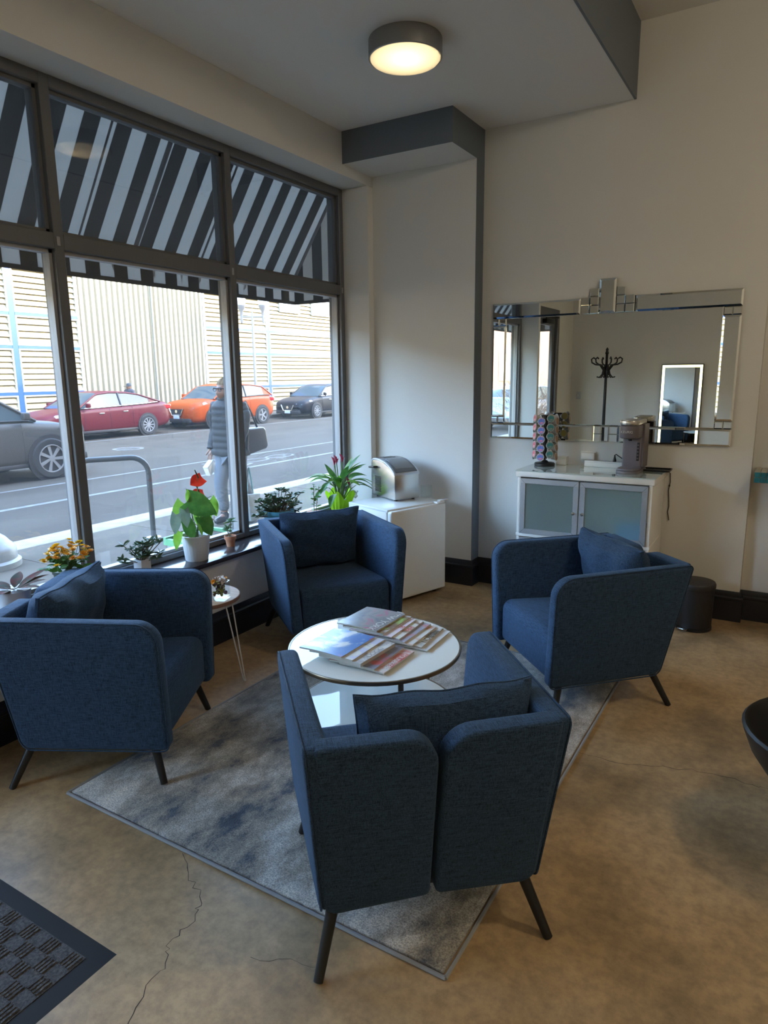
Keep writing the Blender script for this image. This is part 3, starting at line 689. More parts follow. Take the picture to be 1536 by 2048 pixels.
# order so that pink, blue, teal, brown face the room
order = ['pink', 'royal blue', 'teal', 'brown', 'golden', 'tan', 'purple', 'grey']
ordw = ['top', 'second from top', 'third from top', 'fourth from top', 'lowest']
capm = pm('grey capsule cup', (.50, .49, .47), .5)
cup_me = None
a0 = math.radians(-139.5)
for k, cn in enumerate(order):
    a = a0+2*PI*k/NC
    mprint = cover('lid print '+cn, [capcols[cn][0], capcols[cn][0], capcols[cn][1]], 60, .35)
    for j in range(5):
        zz = .342-.064*j-(.022 if k % 2 else 0)
        t = thing('coffee_capsule', '%s-lidded coffee capsule, %s of its column in the capsule stand' % (cn, ordw[j]), 'capsule', (cxy[0], cxy[1], CZT+zz), a, 'coffee capsules in the rotating stand')
        Mx = T((.050, 0, 0)) @ Ry(PI/2-.12)
        if cup_me is None:
            c0 = obj('cup', G().lathe([(0, 0), (.0165, 0), (.018, .004), (.0235, .030), (.0280, .032), (.0288, .034), (.0280, .036), (.0245, .0365)], 18, Mx), capm, t); cup_me = c0.data
            l0 = G().lathe([(.0, .0372), (.0235, .0372), (.0246, .0364)], 18, Mx)
        else: obj('cup', cup_me, None, t)
        obj('lid', G().add(l0.v, l0.f), mprint, t)
# ------------------------------------------------------------------ coffee maker
km = thing('coffee_maker', 'slim mauve grey pod coffee maker on the cabinet', 'coffee maker', (-.928, 4.785, CZT), -.06); km.scale = (1.08, 1.0, 1.07)
mauve = pm('mauve grey plastic', (.155, .135, .150), .42); mauve2 = pm('dark mauve plastic', (.115, .098, .112), .36)
def rrect(w_, d0, d1, r1, r2, n=8): return rpoly([(-w_, d1, r2), (-w_, d0, r1), (w_, d0, r1), (w_, d1, r2)], n)
obj('drip_base', G().prism(rrect(.066, -.155, .13, .06, .02), 0, .016, 'z'), mauve, km, bev=.003)
obj('drip_tray', G().prism(rrect(.062, -.15, .0, .055, .01), .016, .030, 'z'), mauve, km, bev=.004)
obj('tower', G().prism(rrect(.058, -.01, .13, .012, .02), .016, .262, 'z'), mauve, km, bev=.004)
obj('side_spine', G().prism(rrect(.012, .0, .12, .004, .004), .03, .30, 'z', T((.058, .0, 0))), mauve2, km)
hd = obj('brew_head', G().prism(rrect(.058, -.14, .115, .055, .03), .215, .298, 'z'), mauve2, km, bev=.012, seg=3)
obj('head_lid', G().prism(rrect(.0585, -.141, .115, .055, .03), .298, .328, 'z'), 'steel', km, bev=.006, seg=3)
obj('lid_inset', G().prism(rrect(.042, -.12, .05, .04, .02), .328, .331, 'z'), 'alu', km)
o = obj('lettering', text_mesh('KEURIG', .021, .0004), pm('silver print', (.6, .6, .6), .4), hd, smooth=0, loc=(-.004, -.1415, .258), rot=(PI/2, 0, 0))
bs_ = obj('button_strip', G().box(.030, .046, -.0125, -.008, .07, .185), 'black', km, bev=.002)
for j in range(5): obj('button', G().lathe([(0, 0), (.005, 0), (.005, .002), (0, .002)], 10, T((.038, -.0125, .085+.021*j)) @ Rx(PI/2)), mauve2, bs_)
obj('water_tank', G().prism(rrect(.05, .13, .175, .01, .02), .02, .27, 'z'), pm('smoky tank', (.09, .11, .13), .15), km, bev=.003)
obj('spout', G().lathe([(.012, .20), (.014, .216)], 12, T((0, -.07, 0))), 'black', km)
# ------------------------------------------------------------------ small things on the cabinet
def slab(name, label, cat, x, y, z, dx, dy, dz, mat, rz=0, bev=.003, group=None):
    t = thing(name, label, cat, (x, y, z), rz, group)
    obj('casing', G().box(-dx/2, dx/2, -dy/2, dy/2, 0, dz), mat, t, bev=bev); return t
ps = slab('power_strip', 'long white cable box along the wall on the cabinet', 'cable box', -1.14, 4.925, CZT, .27, .05, .042, 'white')
obj('lid_line', G().box(-.135, .135, -.0255, .0255, .032, .0335), 'rugedge', ps)
wb = slab('router_box', 'small white square box behind the capsule stand', 'box', -1.445, 4.93, CZT, .075, .06, .06, 'white')
obj('lid', G().box(-.0376, .0376, -.0306, .0306, .045, .0605), 'white', wb, bev=.002)
ad = thing('wall_outlet', 'white outlet adapter mounted on the wall below the mirror', 'outlet', (-1.272, WY, 1.07))
obj('plate', G().box(-.055, .055, -.008, 0, -.025, .045), 'white', ad, bev=.002); obj('adapter_body', G().box(-.045, .05, -.034, -.008, -.012, .038), 'white', ad, bev=.005)
pg = thing('power_plug', 'black plug with cord standing on the white cable box', 'plug', (-1.07, 4.925, CZT+.042))
obj('plug_body', G().lathe([(.012, 0), (.013, .012), (.008, .026), (.006, .034), (.0045, .048), (0, .05)], 12), 'black', pg)
obj('cord', G().tube([(0, 0, .045), (.008, .0, .053), (.03, -.005, .040), (.06, -.01, .022), (.085, -.015, .006), (.105, -.03, -.02), (.11, -.05, -.036)], .0035, 6), 'black', pg)
tr = thing('serving_tray', 'black flat tray behind the coffee maker on the cabinet', 'tray', (-.79, 4.895, CZT))
obj('plate', G().prism(rrect(.10, -.07, .06, .012, .012), 0, .006, 'z'), 'black', tr, bev=.002)
obj('rim', G().tube([(x, y, .010) for x, y in rrect(.10, -.07, .06, .012, .012, 4)], .005, 6, closed=True), 'black', tr)
cd = thing('charging_lead', 'thin black cord hanging beside the cabinet', 'cord', (-.705, 4.985, .93))
obj('cable', G().tube([(-.02, -.02, .085), (0, 0, .06), (.004, 0, .0), (-.004, 0, -.06), (.002, 0, -.12), (.006, 0, -.17), (.0, 0, -.21), (.012, 0, -.27)], .003, 6), 'black', cd)
obj('cable_tie', G().tube([(.0, 0, -.02), (.0, 0, -.03)], .006, 8), 'black', cd)
# ------------------------------------------------------------------ wall mirror of bevelled panels
mr = thing('wall_mirror', 'wide wall mirror with mirrored tile border hanging above the white cabinet', 'mirror', (-1.19, WY, 1.19))
obj('backing', G().box(-.83, .83, -.012, 0, .01, 1.0).box(-.055, .055, -.012, 0, 1.0, 1.11), 'black', mr)
def panel(x0, x1, z0, z1, y=.012, th=.012, bv=.012):
    g = G(); b = bv
    g.add([(x0,-y,z0),(x1,-y,z0),(x1,-y,z1),(x0,-y,z1),(x0,-y-th*.5,z0),(x1,-y-th*.5,z0),(x1,-y-th*.5,z1),(x0,-y-th*.5,z1),
           (x0+b,-y-th,z0+b),(x1-b,-y-th,z0+b),(x1-b,-y-th,z1-b),(x0+b,-y-th,z1-b)],
          [(0,1,2,3),(0,4,5,1),(1,5,6,2),(2,6,7,3),(3,7,4,0),(4,8,9,5),(5,9,10,6),(6,10,11,7),(7,11,8,4),(8,11,10,9)])
    return obj('mirror_panel', g, 'mirror', mr, smooth=0)
panel(-.735, .735, .115, .895, .0125, .006, .006)
panel(-.84, -.183, .893, 1.0); panel(.190, .84, .893, 1.0)
panel(-.84, -.05, .0, .113); panel(.12, .84, .0, .113)
for s in (-1, 1):
    x0, x1 = (-.84, -.732) if s < 0 else (.732, .84)
    panel(x0, x1, .167, .838)
    m_ = (x0+x1)/2
    for zz in (.115, .840): panel(x0, m_-.001, zz, zz+.050, bv=.006); panel(m_+.001, x1, zz, zz+.050, bv=.006)
panel(-.056, .058, .893, 1.122, .016, .014, .014)
for s in (-1, 1):
    xa = -.058 if s < 0 else .060
    for q, n_ in ((0, 3), (1, 2)):
        for j in range(n_):
            a = xa+s*(.062*q); b_ = a+s*.060
            panel(min(a, b_), max(a, b_), .893+.0575*j, .949+.0575*j, .014, .012, .004)
    for j in range(2):
        a = -.05 if s < 0 else .12; 
for j in range(2):
    panel(-.049, .0, .0+.0565*j, .0555+.0565*j, .014, .012, .004); panel(.062, .119, .0+.0565*j, .0555+.0565*j, .014, .012, .004)
panel(.001, .061, .0, .113, .014, .012, .008)
# ------------------------------------------------------------------ trash bin
tbn = thing('trash_bin', 'black round pedal bin behind the armchair', 'bin', (-.462, 4.735, 0))
obj('body', G().lathe([(.0, .012), (.108, .012), (.112, .03), (.116, .285), (0, .285)], 36), pm('matt black enamel', (.014, .012, .012), .5), tbn)
obj('lid', G().lathe([(.12, .285), (.122, .29), (.122, .312), (.116, .322), (.06, .328), (0, .329)], 36), pm('dark brown black lid', (.022, .018, .017), .45), tbn)
obj('base_ring', G().lathe([(.112, 0), (.116, .004), (.116, .02), (.11, .024)], 36), 'black', tbn)
obj('pedal', G().box(-.03, .03, -.15, -.105, .018, .026), 'chrome', tbn, bev=.002, rot=(0, 0, -.35))
# ------------------------------------------------------------------ tiled counter at the right edge
tc_ = thing('tiled_counter', 'wall counter with beige tiled top and teal mosaic edge at right', 'counter', (-.19, 5.07, .985))
obj('core', G().box(.004, 1.6, -.245, 0, .004, .064), 'rugedge', tc_)
teal = [pm('teal tile %d' % i, c, .15, coat=.5) for i, c in enumerate(((.02, .17, .22), (.025, .20, .25), (.015, .13, .17)))]
beige = [pm('beige tile %d' % i, c, .3) for i, c in enumerate(((.33, .29, .23), (.37, .33, .26), (.29, .26, .21)))]
me1 = None
tq = [obj('edge_tile', G().box(0, .031, 0, .006, 0, .031), t_, None, bev=.0015, seg=1) for t_ in teal]
bq = [obj('top_tile', G().box(0, .031, 0, .065, 0, .006), t_, None, bev=.0015, seg=1) for t_ in beige]
for i in range(24):
    for j in range(2): inst(tq[(i*5+j*3+i//3) % 3], (.002+i*.034, -.251, .0015+j*.034), tc_)
    for j in range(3): inst(bq[(i*7+j*2) % 3], (.002+i*.034, -.245+j*.08, .0635), tc_).scale = (1, 1.2, 1)
for o in tq+bq: bpy.data.objects.remove(o)
# ------------------------------------------------------------------ black shell chair cut by the right edge
bc = thing('shell_chair', 'black moulded tub chair cut off by the right picture edge', 'chair', (.243, 2.545, 0), math.radians(150))
obj('shell', G().lathe([(0, .25), (.15, .255), (.22, .31), (.275, .39), (.305, .465), (.308, .478), (.300, .486), (.288, .478), (.25, .39), (.2, .33), (0, .32)], 40), pm('black leatherette', (.012, .012, .013), .45), bc)
obj('backrest', G().grid(lambda u, v: ((.295+.04*v)*math.sin((u-.5)*2.4), -(.295+.04*v)*math.cos((u-.5)*2.4), .46+.24*v*(1-.6*(2*u-1)**2)), 20, 6), pm('black leatherette back', (.012, .012, .013), .45), bc)
obj('seat', G().lathe([(0, .32), (.19, .33), (.21, .35), (.19, .365), (0, .37)], 32), 'black', bc)
obj('column', G().tube([(0, 0, .05), (0, 0, .26)], .028, 14), 'blackm', bc)
obj('base', G().lathe([(0, 0), (.14, 0), (.145, .008), (.13, .02), (.04, .05), (0, .06)], 36), 'blackm', bc)
# ------------------------------------------------------------------ seen in the mirror: coat stand, lit floor mirror, switch, emergency light
cs_ = thing('coat_stand', 'black bentwood coat stand reflected in the wall mirror', 'coat stand', (-2.60, -1.08, 0))
obj('pole', G().lathe([(.03, 0), (.026, .3), (.022, 1.5), (.02, 1.95), (.03, 1.97), (.018, 2.0), (.022, 2.03), (0, 2.06)], 16), 'black', cs_)
for k in range(6):
    a = 2*PI*k/6; mx = Rz(a)
    P_ = [(.02, 0, 1.62), (.05, 0, 1.72), (.10, 0, 1.79), (.17, 0, 1.80), (.225, 0, 1.83), (.235, 0, 1.88), (.20, 0, 1.905), (.175, 0, 1.885)]
    obj('hook', G().tube([mx @ Vector(p) for p in P_], .012, 8), 'black', cs_)
    P_ = [(.02, 0, 1.80), (.045, 0, 1.72), (.06, 0, 1.65), (.10, 0, 1.60), (.14, 0, 1.61)]
    obj('lower_hook', G().tube([mx @ Vector(p) for p in P_], .010, 8), 'black', cs_)
for k in range(4):
    a = 2*PI*k/4+.4; mx = Rz(a)
    obj('leg', G().tube([mx @ Vector(p) for p in ((.02, 0, .35), (.10, 0, .28), (.18, 0, .14), (.25, 0, .015))], .015, 8), 'black', cs_)
lm = thing('floor_mirror', 'tall floor mirror with glowing light border reflected in the wall mirror', 'mirror', (-1.55, YB+.03, .02))
obj('frame', G().box(-.30, .30, -.025, .01, 0, 1.77), 'black', lm, bev=.01); obj('glass', G().box(-.29, .29, .01, .013, .01, 1.76), 'mirror', lm, smooth=0)
ledm = emit('warm white light strip', (1, .93, .45), 2.6)
g = G().box(-.285, .285, .013, .017, 1.72, 1.755).box(-.285, .285, .013, .017, .015, .05).box(-.285, -.25, .013, .017, .05, 1.72).box(.25, .285, .013, .017, .05, 1.72)
obj('light_border', g, ledm, lm, smooth=0)
sw = thing('light_switch', 'light switch plate on the rear wall reflected in the wall mirror', 'switch', (-3.13, YB, 1.31))
obj('plate', G().box(-.035, .035, 0, .006, -.06, .06), 'alu', sw, bev=.002); obj('toggle', G().box(-.008, .008, .006, .014, -.015, .015), 'white', sw)
el = thing('emergency_light', 'twin-head emergency light on the mirror wall high above', 'emergency light', (1.3, 5.07, 2.3))
obj('case', G().box(-.14, .14, -.06, 0, 0, .12), 'white', el, bev=.01)
for s in (-1, 1): obj('lamp_head', G().lathe([(.02, 0), (.05, .03), (.05, .06), (0, .062)], 16, T((s*.08, -.03, .15)) @ Rx(PI/2)), 'alu', el)
# ------------------------------------------------------------------ plants on the sill
L_green = leafm('glossy green leaf', (.05, .16, .03), (.09, .24, .05)); L_lime = leafm('lime green leaf', (.16, .33, .03), (.22, .42, .06), .5)
L_pale = leafm('pale grey green leaf', (.20, .30, .24), (.28, .38, .30)); L_jade = leafm('jade leaf', (.05, .10, .05), (.10, .16, .08), .15)
L_red = leafm('red spathe', (.62, .03, .015), (.75, .05, .02), .45, .3); L_wht = leafm('white spathe', (.55, .62, .42), (.5, .6, .35), .4)
M['stem'] = pm('green stem', (.12, .20, .06), .5); M['stemb'] = pm('brown stem', (.16, .12, .07), .7)
def pot(t, prof, mat, soil_r, soil_z, n=40, ribs=0):
    g = G().lathe(prof, n)
    if ribs: g.v = [(x*(1+.012*math.cos(ribs*math.atan2(y, x))), y*(1+.012*math.cos(ribs*math.atan2(y, x))), z) for x, y, z in g.v]
    o = obj('pot', g, mat, t); obj('soil', G().lathe([(0, soil_z+.006), (soil_r*.6, soil_z+.004), (soil_r, soil_z)], 24), 'soil', t); return o
def blade(base, direc, length, width, droop=.4, fold=.15, heart=False, tip=1.0, nu=7, nv=12, roll=0, point=1.0, face=None):
    # a leaf blade that starts at base, runs along direc and droops under gravity
    d = Vector(direc).normalized(); up = Vector((0, 0, 1))
    sidev = d.cross(up)
    if sidev.length < 1e-3: sidev = Vector((1, 0, 0))
    if face: sidev = Vector(face).cross(d)
    sidev.normalize(); sidev = Matrix.Rotation(roll, 3, d) @ sidev
    pts = []; p = Vector(base); cur = d.copy()
    for j in range(nv):
        pts.append((p.copy(), cur.copy())); cur = (cur+Vector((0, 0, -droop/(nv-1)))).normalized(); p = p+cur*length/(nv-1)
    def fn(u, v):
        j = min(nv-1, int(round(v*(nv-1)))); P, c = pts[j]; n_ = sidev.cross(c).normalized(); a = 2*u-1
        if heart: wv = (math.sin(PI*(v*.72+.28))**.75)*(1-v**4*.3); 
        else: wv = math.sin(PI*(v**.85*.96+.02))**point
        if v > .97: wv = .01
        q = P+sidev*(a*wv*width/2)+n_*(fold*abs(a)*wv*width/2)
        if heart and v < .12: q = q-c*length*.16*(abs(a)**1.3)*(1-v/.12)
        return tuple(q)
    return G().grid(fn, nu, nv)
# anthurium
an = thing('anthurium', 'anthurium with red spathes in a white ribbed pot on the sill', 'plant', (-3.115, 2.885, SZ), group='plants on the window sill')
pot(an, [(0, .0), (.066, 0), (.069, .004), (.086, .150), (.090, .152), (.090, .160), (.084, .160), (.080, .135)], 'potwhite', .081, .138, 72, 24)
top = Vector((0, 0, .14))
lv = [((-.0, -.12, .20), (.10, -.5, -.9), .115, .085, L_lime), ((.02, -.155, .315), (.1, -.3, -1), .12, .07, L_pale), ((.03, -.10, .335), (.2, -.05, -1), .11, .07, L_pale), ((.02, -.075, .255), (.2, .25, -1), .12, .085, L_green),
      ((.05, .02, .27), (.35, .25, -.9), .13, .10, L_green), ((-.02, .085, .30), (-.1, .5, -1), .15, .11, L_lime), ((.03, -.065, .39), (.4, .75, -.4), .20, .15, L_green), ((-.03, -.05, .36), (-.2, -.25, -.8), .14, .11, L_lime),
      ((0, .05, .33), (0, .1, -1), .17, .10, L_lime), ((.02, .12, .36), (.1, .35, -.9), .12, .08, L_lime), ((.03, -.06, .385), (0, -.1, 1), .07, .04, L_lime), ((.04, .01, .22), (.3, -.2, -.5), .07, .05, L_lime)]
for b_, d_, ln, wd_, mt_ in lv:
    o = obj('leaf', blade(b_, d_, ln, wd_*.95, .25, .2, True, roll=random.uniform(-.8, .8), face=(1, -.3, .35)), mt_, an, fix=False)
    mid_ = top*.5+Vector(b_)*.5+Vector((0, 0, .03))
    obj('leaf_stem', G().tube([(random.uniform(-.015, .015), random.uniform(-.02, .02), .13), mid_, b_], .0022, 6), 'stem', an)
for b_, d_, rr in (((.0, .045, .505), (.25, -.5, .25), .3), ((-.01, .06, .40), (.5, -.2, .35), .2)):
    s_ = obj('spathe', blade(Vector(b_)+Vector((0, .04, 0)), (0, -1, -.25 if rr == .3 else .2), .105, .085, .2, .25, True, face=(1, -.25, .8)), L_red, an, fix=False)
    obj('spadix', G().tube([Vector(b_)+Vector((.0, .01, 0)), Vector(b_)+Vector((.01, -.025, .055))], [.005, .003], 8), pm('dark spadix %s' % rr, (.09, .10, .04), .6), an)
    obj('flower_stem', G().tube([(0, 0, .13), (.01, .03, .28), b_], .0025, 6), 'stem', an)
obj('spathe', blade((0, .155, .375), (.05, .35, -1), .12, .05, .1, .7, roll=1.2), L_wht, an, fix=False)
obj('flower_stem', G().tube([(0, 0, .13), (0, .06, .28), (0, .12, .37), (0, .155, .375)], .0022, 6), 'stem', an)
# clustered small-leaf foliage
def leaflets(spots, ln, wd_, seed, droop=.1, thick=True):
    rnd = random.Random(seed); g = G()
    for p, d in spots:
        b = blade(p, d, ln*rnd.uniform(.7, 1.15), wd_, droop, .25, nu=3, nv=6, roll=rnd.uniform(-1, 1)); g.add(b.v, b.f)
    return g
def rosettes(centers, n, seed, up=.5):
    rnd = random.Random(seed); out = []
    for c in centers:
        for k in range(n):
            a = 2*PI*k/n+rnd.uniform(-.4, .4); e = rnd.uniform(-.1, up)
            out.append((c, (math.cos(a), math.sin(a), e)))
    return out
def shoots(n, rad, h0, h1, seed):
    rnd = random.Random(seed); out = []
    for k in range(n):
        a = rnd.uniform(0, 2*PI); r_ = rad*math.sqrt(rnd.random()); out.append(Vector((r_*math.cos(a)*.6, r_*math.sin(a), rnd.uniform(h0, h1)-.25*r_)))
    return out
def bushy(name, label, loc, sp, stem_z, leaf_mat, ln, wd_, nper, seed, up=.6):
    t = thing(name, label, 'plant', loc, group='plants on the window sill')
    g = G()
    for p in sp: g.tube([(p.x*.15, p.y*.15, stem_z), (p.x*.6, p.y*.6, stem_z+(p.z-stem_z)*.6), p], .0028, 5)
    obj('stems', g, 'stemb', t)
    tag(obj('foliage', leaflets(rosettes(sp, nper, seed, up), ln, wd_, seed), leaf_mat, t, fix=False), kind='stuff')
    return t
jd = bushy('jade_plant', 'small jade plant in a square white pot on the sill', (-3.13, 2.485, SZ), shoots(26, .13, .13, .235, 5), .08, L_jade, .045, .016, 9, 5, .9)
obj('pot', G().box(-.034, .034, -.034, .034, 0, .098), 'potwhite', jd, bev=.003); obj('soil', G().box(-.030, .030, -.030, .030, .097, .099), 'soil', jd)
bp_ = bushy('jade_bush', 'wide bushy jade plant in a teal pot behind the armchair', (-3.13, 3.70, SZ), shoots(80, .22, .18, .325, 9), .12, L_jade, .04, .018, 9, 9, .8)
pot(bp_, [(0, 0), (.085, 0), (.088, .004), (.108, .145), (.113, .147), (.113, .172), (.105, .172), (.1, .15)], 'potblue', .1, .155)
tp = bushy('succulent', 'little succulent in a small terracotta pot on the sill', (-3.165, 3.235, SZ), [Vector((.0, .012, .165)), Vector((.005, -.03, .11)), Vector((-.02, .005, .12))], .06, leafm('succulent leaf', (.10, .20, .10), (.16, .27, .13), .2), .05, .013, 18, 12, .9)
pot(tp, [(0, 0), (.026, 0), (.033, .048), (.040, .05), (.041, .072), (.036, .072), (.033, .06)], 'terra', .034, .063)
yf = thing('yellow_flowers', 'pot of bright yellow flowers on the sill at the left', 'plant', (-3.13, 2.03, SZ), group='plants on the window sill')
pot(yf, [(0, 0), (.06, 0), (.075, .14), (.08, .14), (.08, .155), (.07, .155)], 'potdark', .072, .14)
fl_y = [leafm('yellow petal', (.80, .45, .01), (.85, .55, .03), .3), leafm('orange yellow petal', (.78, .33, .01), (.82, .42, .02), .3)]
rnd = random.Random(3)
fc = []
for k in range(42):
    a = rnd.uniform(0, 2*PI); r_ = math.sqrt(rnd.random())*.125; fc.append(Vector((r_*math.cos(a)*.75, r_*math.sin(a), .30-.6*r_+rnd.uniform(-.03, .02))))
g = G()
for p in fc: g.tube([(0, 0, .14), (p.x*.5, p.y*.5, .2), p], .0016, 4)
obj('stems', g, 'stem', yf)
proto = None
for i, p in enumerate(fc):
    mxx = T(p) @ Rz(rnd.uniform(0, 6)) @ Rx(rnd.uniform(-.7, .7))
    gg = G()
    for ring, (nn, ln_, el) in enumerate(((7, .024, .25), (5, .016, .9))):
        for q in range(nn):
            a = 2*PI*q/nn+ring*.3; b_ = blade((0, 0, .002), (math.cos(a), math.sin(a), el), ln_, .017, .1, .2, nu=3, nv=5, point=.6); gg.add(b_.v, b_.f, mxx)
    obj('blossom', gg, fl_y[i % 2], yf, fix=False)
tag(obj('foliage', leaflets(rosettes([Vector((rnd.uniform(-.06, .06), rnd.uniform(-.09, .09), rnd.uniform(.15, .21))) for _ in range(14)], 6, 4), .05, .028, 4), L_green, yf, fix=False), kind='stuff')
# pot with patterned reddish leaves, far left
ct = thing('prayer_plant', 'plant with patterned rust and green leaves at the left edge', 'plant', (-3.13, 1.735, SZ), group='plants on the window sill')
pot(ct, [(0, 0), (.06, 0), (.075, .12), (.08, .13), (.07, .13)], 'potwhite', .07, .12)
L_pat = leafm('patterned rust leaf', (.11, .018, .01), (.03, .035, .015), .05, .9)
for a, e, ln in ((.2, .35, .16), (1.2, .5, .15), (1.7, .15, .17), (2.4, .5, .15), (3.3, .3, .15), (4.2, .45, .16), (5.1, .2, .15), (5.8, .5, .15), (1.5, .6, .17)):
    obj('leaf', blade((.02*math.cos(a), .02*math.sin(a), .13), (math.cos(a), math.sin(a), e), ln, .055, .35, .12), L_pat, ct, fix=False)
# leafy twin stems
tw = thing('herb_pot', 'two thin upright leafy stems in a low pot beside the calla lily', 'plant', (-3.13, 4.13, SZ), group='plants on the window sill')
pot(tw, [(0, 0), (.05, 0), (.06, .07), (.064, .08), (.055, .08)], 'terra', .055, .072)
for s_, ln in ((-1, .215), (1, .20)):
    pts = [Vector((0, s_*(.01+.05*(v if s_ > 0 else -.1*v)), .07+ln*v)) for v in [i/6 for i in range(7)]]
    obj('stem', G().tube(pts, .0028, 6), 'stemb', tw)
    sp = []
    for i in range(15):
        v = i/14; P = pts[min(6, int(v*6))].lerp(pts[min(6, int(v*6)+1)], v*6-int(v*6)); a = i*2.4; sp.append((P, (math.cos(a), math.sin(a), .3)))
    tag(obj('foliage', leaflets(sp, .042, .022, 8+s_), L_green, tw, fix=False), kind='stuff')
# calla lily in lime wrap
cl = thing('calla_lily', 'calla lily with dark pink blooms in crinkled lime green wrap', 'plant', (-3.12, 4.46, SZ), group='plants on the window sill')
wrapm = cloth_thin('lime green foil wrap', (.36, .66, .02), .45)
def wrap(u, v):
    a = 2*PI*u; r_ = .062+.042*v+.02*v*v*math.sin(5*a)+.004*math.sin(17*a)*(.3+v); z = .165*v*(1+.24*v*math.sin(5*a+.9))+.002
    return (r_*math.cos(a), r_*math.sin(a), z)
obj('wrap', G().grid(wrap, 80, 12, closeu=True), wrapm, cl, fix=False)
obj('inner_pot', G().lathe([(0, 0), (.052, 0), (.06, .12), (.055, .12), (.05, .11), (0, .11)], 24), 'potdark', cl)
def bow(u, v): a = 2*PI*u; return (.09+.02*math.cos(a)+.01*math.sin(5*v*PI), .075+.03*math.sin(a)*(.6+.4*math.sin(3*v*PI))+.01*v, .135+.05*v+.008*math.sin(3*a))
obj('cellophane_bow', G().grid(bow, 14, 8, closeu=True), pm('white cellophane', (.75, .82, .82), .25), cl, fix=False)
rnd = random.Random(21)
for k in range(26):
    a = 2*PI*k/26+rnd.uniform(-.15, .15); sy_ = math.sin(a)
    lean = rnd.uniform(.3, 1.0); hgt = rnd.uniform(.22, .34)*(1.05-.22*lean)
    b0 = Vector((.018*math.cos(a), .02*sy_, .10)); b1 = Vector((.06*lean*math.cos(a)+(.06*lean if sy_ > .1 else 0), .14*lean*sy_, hgt))
    st_ = obj('leaf_stem', G().tube([b0, b0*.4+b1*.6+Vector((0, 0, .02)), b1], [.004, .0035, .0025], 6), 'stem', cl)
    mt_ = L_lime if k % 3 == 0 else L_green
    obj('leaf', blade(b1, (math.cos(a)*lean*.6+(.75*lean if sy_ > .1 else 0), sy_*lean*(1.3 if sy_ < 0 else .9), .55-.35*lean), rnd.uniform(.15, .25), rnd.uniform(.045, .07), 1.3*lean, .25, roll=rnd.uniform(-.4, .4)), mt_, cl, fix=False)
L_calla = leafm('dark pink calla', (.30, .02, .06), (.42, .05, .09), .3, .35)
for (yy, zz, xx) in ((-.095, .445, .02), (-.035, .45, .0), (.03, .455, .01), (.02, .27, .075)):
    def cone(u, v, yy=yy, zz=zz, xx=xx):
        a = 2*PI*u*.92; r_ = .004+.017*v**1.4*(1+.25*math.cos(a)); return (xx+r_*math.cos(a), yy+r_*math.sin(a)-.012*v*v, zz-.03+.055*v+.018*v*v*math.cos(a+2))
    fs_ = obj('bloom', G().grid(cone, 16, 8), L_calla, cl, fix=False)
    obj('bloom_stem', G().tube([(0, .01, .10), (xx*.6, yy*.5, zz*.6), (xx, yy, zz-.03)], .004, 6), 'stem', cl)
# planter box outside below the window
pb = thing('window_planter', 'green rimmed planter with soil outside the window', 'planter', (-3.58, 3.36, 0))
gp = pm('green painted rim', (.13, .38, .18), .5)
obj('trough', G().box(-.11, .11, -.21, .21, .0, .545), pm('grey planter', (.32, .33, .33), .7), pb, bev=.006)
obj('rim', G().box(-.125, -.10, -.225, .225, .53, .585).box(.10, .125, -.225, .225, .53, .56).box(-.10, .10, -.225, -.20, .53, .575).box(-.10, .10, .20, .225, .53, .575), gp, pb)
obj('soil', G().box(-.1, .1, -.20, .20, .54, .552), 'soil', pb)
tag(obj('dry_sprigs', leaflets(rosettes([Vector((-.03, .02+.05*i, .62+.02*(i % 2))) for i in range(4)], 10, 31, 1.2), .05, .008, 31), leafm('dry sprig', (.22, .14, .10), (.3, .2, .15), .1), pb, fix=False), kind='stuff')
# ------------------------------------------------------------------ street
GZ, RZ = 0.0, -.17
M['asphalt'] = pm('worn asphalt', (.056, .045, .034), .85, spec=.12, c2=(.074, .060, .046), ns=1.2, det=8, bump=.3, bs=120, stretch=(1, .35, 1))
M['walk'] = pm('sidewalk concrete', (.115, .092, .068), .85, spec=.15, c2=(.085, .07, .053), ns=3, det=8, bump=.15, bs=80)
M['kerb'] = pm('pale kerb concrete', (.30, .26, .20), .85, c2=(.23, .20, .155), ns=6)
M['paint'] = pm('road paint', (.15, .145, .135), .7, c2=(.09, .085, .08), ns=8)
struct('road', G().box(-20.2, -6.9, -60, 70, RZ-.3, RZ), 'asphalt')
sw_ = struct('sidewalk', G().box(-6.56, -3.40, -60, 70, -.3, GZ-.004), 'walk')
slabm = None
yy = -4.0
sl = obj('paving_slab', G().box(0, 1.55, 0, 1.49, -.05, 0), 'walk', sw_, bev=.006, seg=1)
for i in range(2):
    for j in range(12):
        if i+j: inst(sl, (-6.55+1.57*i, -4+1.51*j, GZ), sw_)
sl.location = (-6.55, -4, GZ)
struct('kerb', G().box(-6.95, -6.56, -60, 70, -.3, GZ+.004), 'kerb', bev=.03)
struct('sidewalk', G().box(-23.2, -20.2, -60, 70, -.4, -.02), 'walk')
for x, wd_ in ((-9.62, .13), (-11.2, .10), (-17.85, .10)):
    tag(obj('lane_line', G().box(x-wd_/2, x+wd_/2, -60, 70, RZ, RZ+.002), 'paint', smooth=0), kind='structure')
bm_sym = thing('bike_lane_symbol', 'faded white bicycle lane marking painted on the asphalt', 'road marking', (-10.35, 11.9, RZ))
g = G()
for k in range(2):
    g.tube([(.0+.22*math.cos(q*PI/10), -.45+.9*k+.42*math.sin(q*PI/10), .002) for q in range(20)], .03, 4, closed=True)
g.v = [(x, y, max(.0, min(.003, z))) for x, y, z in g.v]
obj('bicycle', g, 'paint', bm_sym, smooth=0)
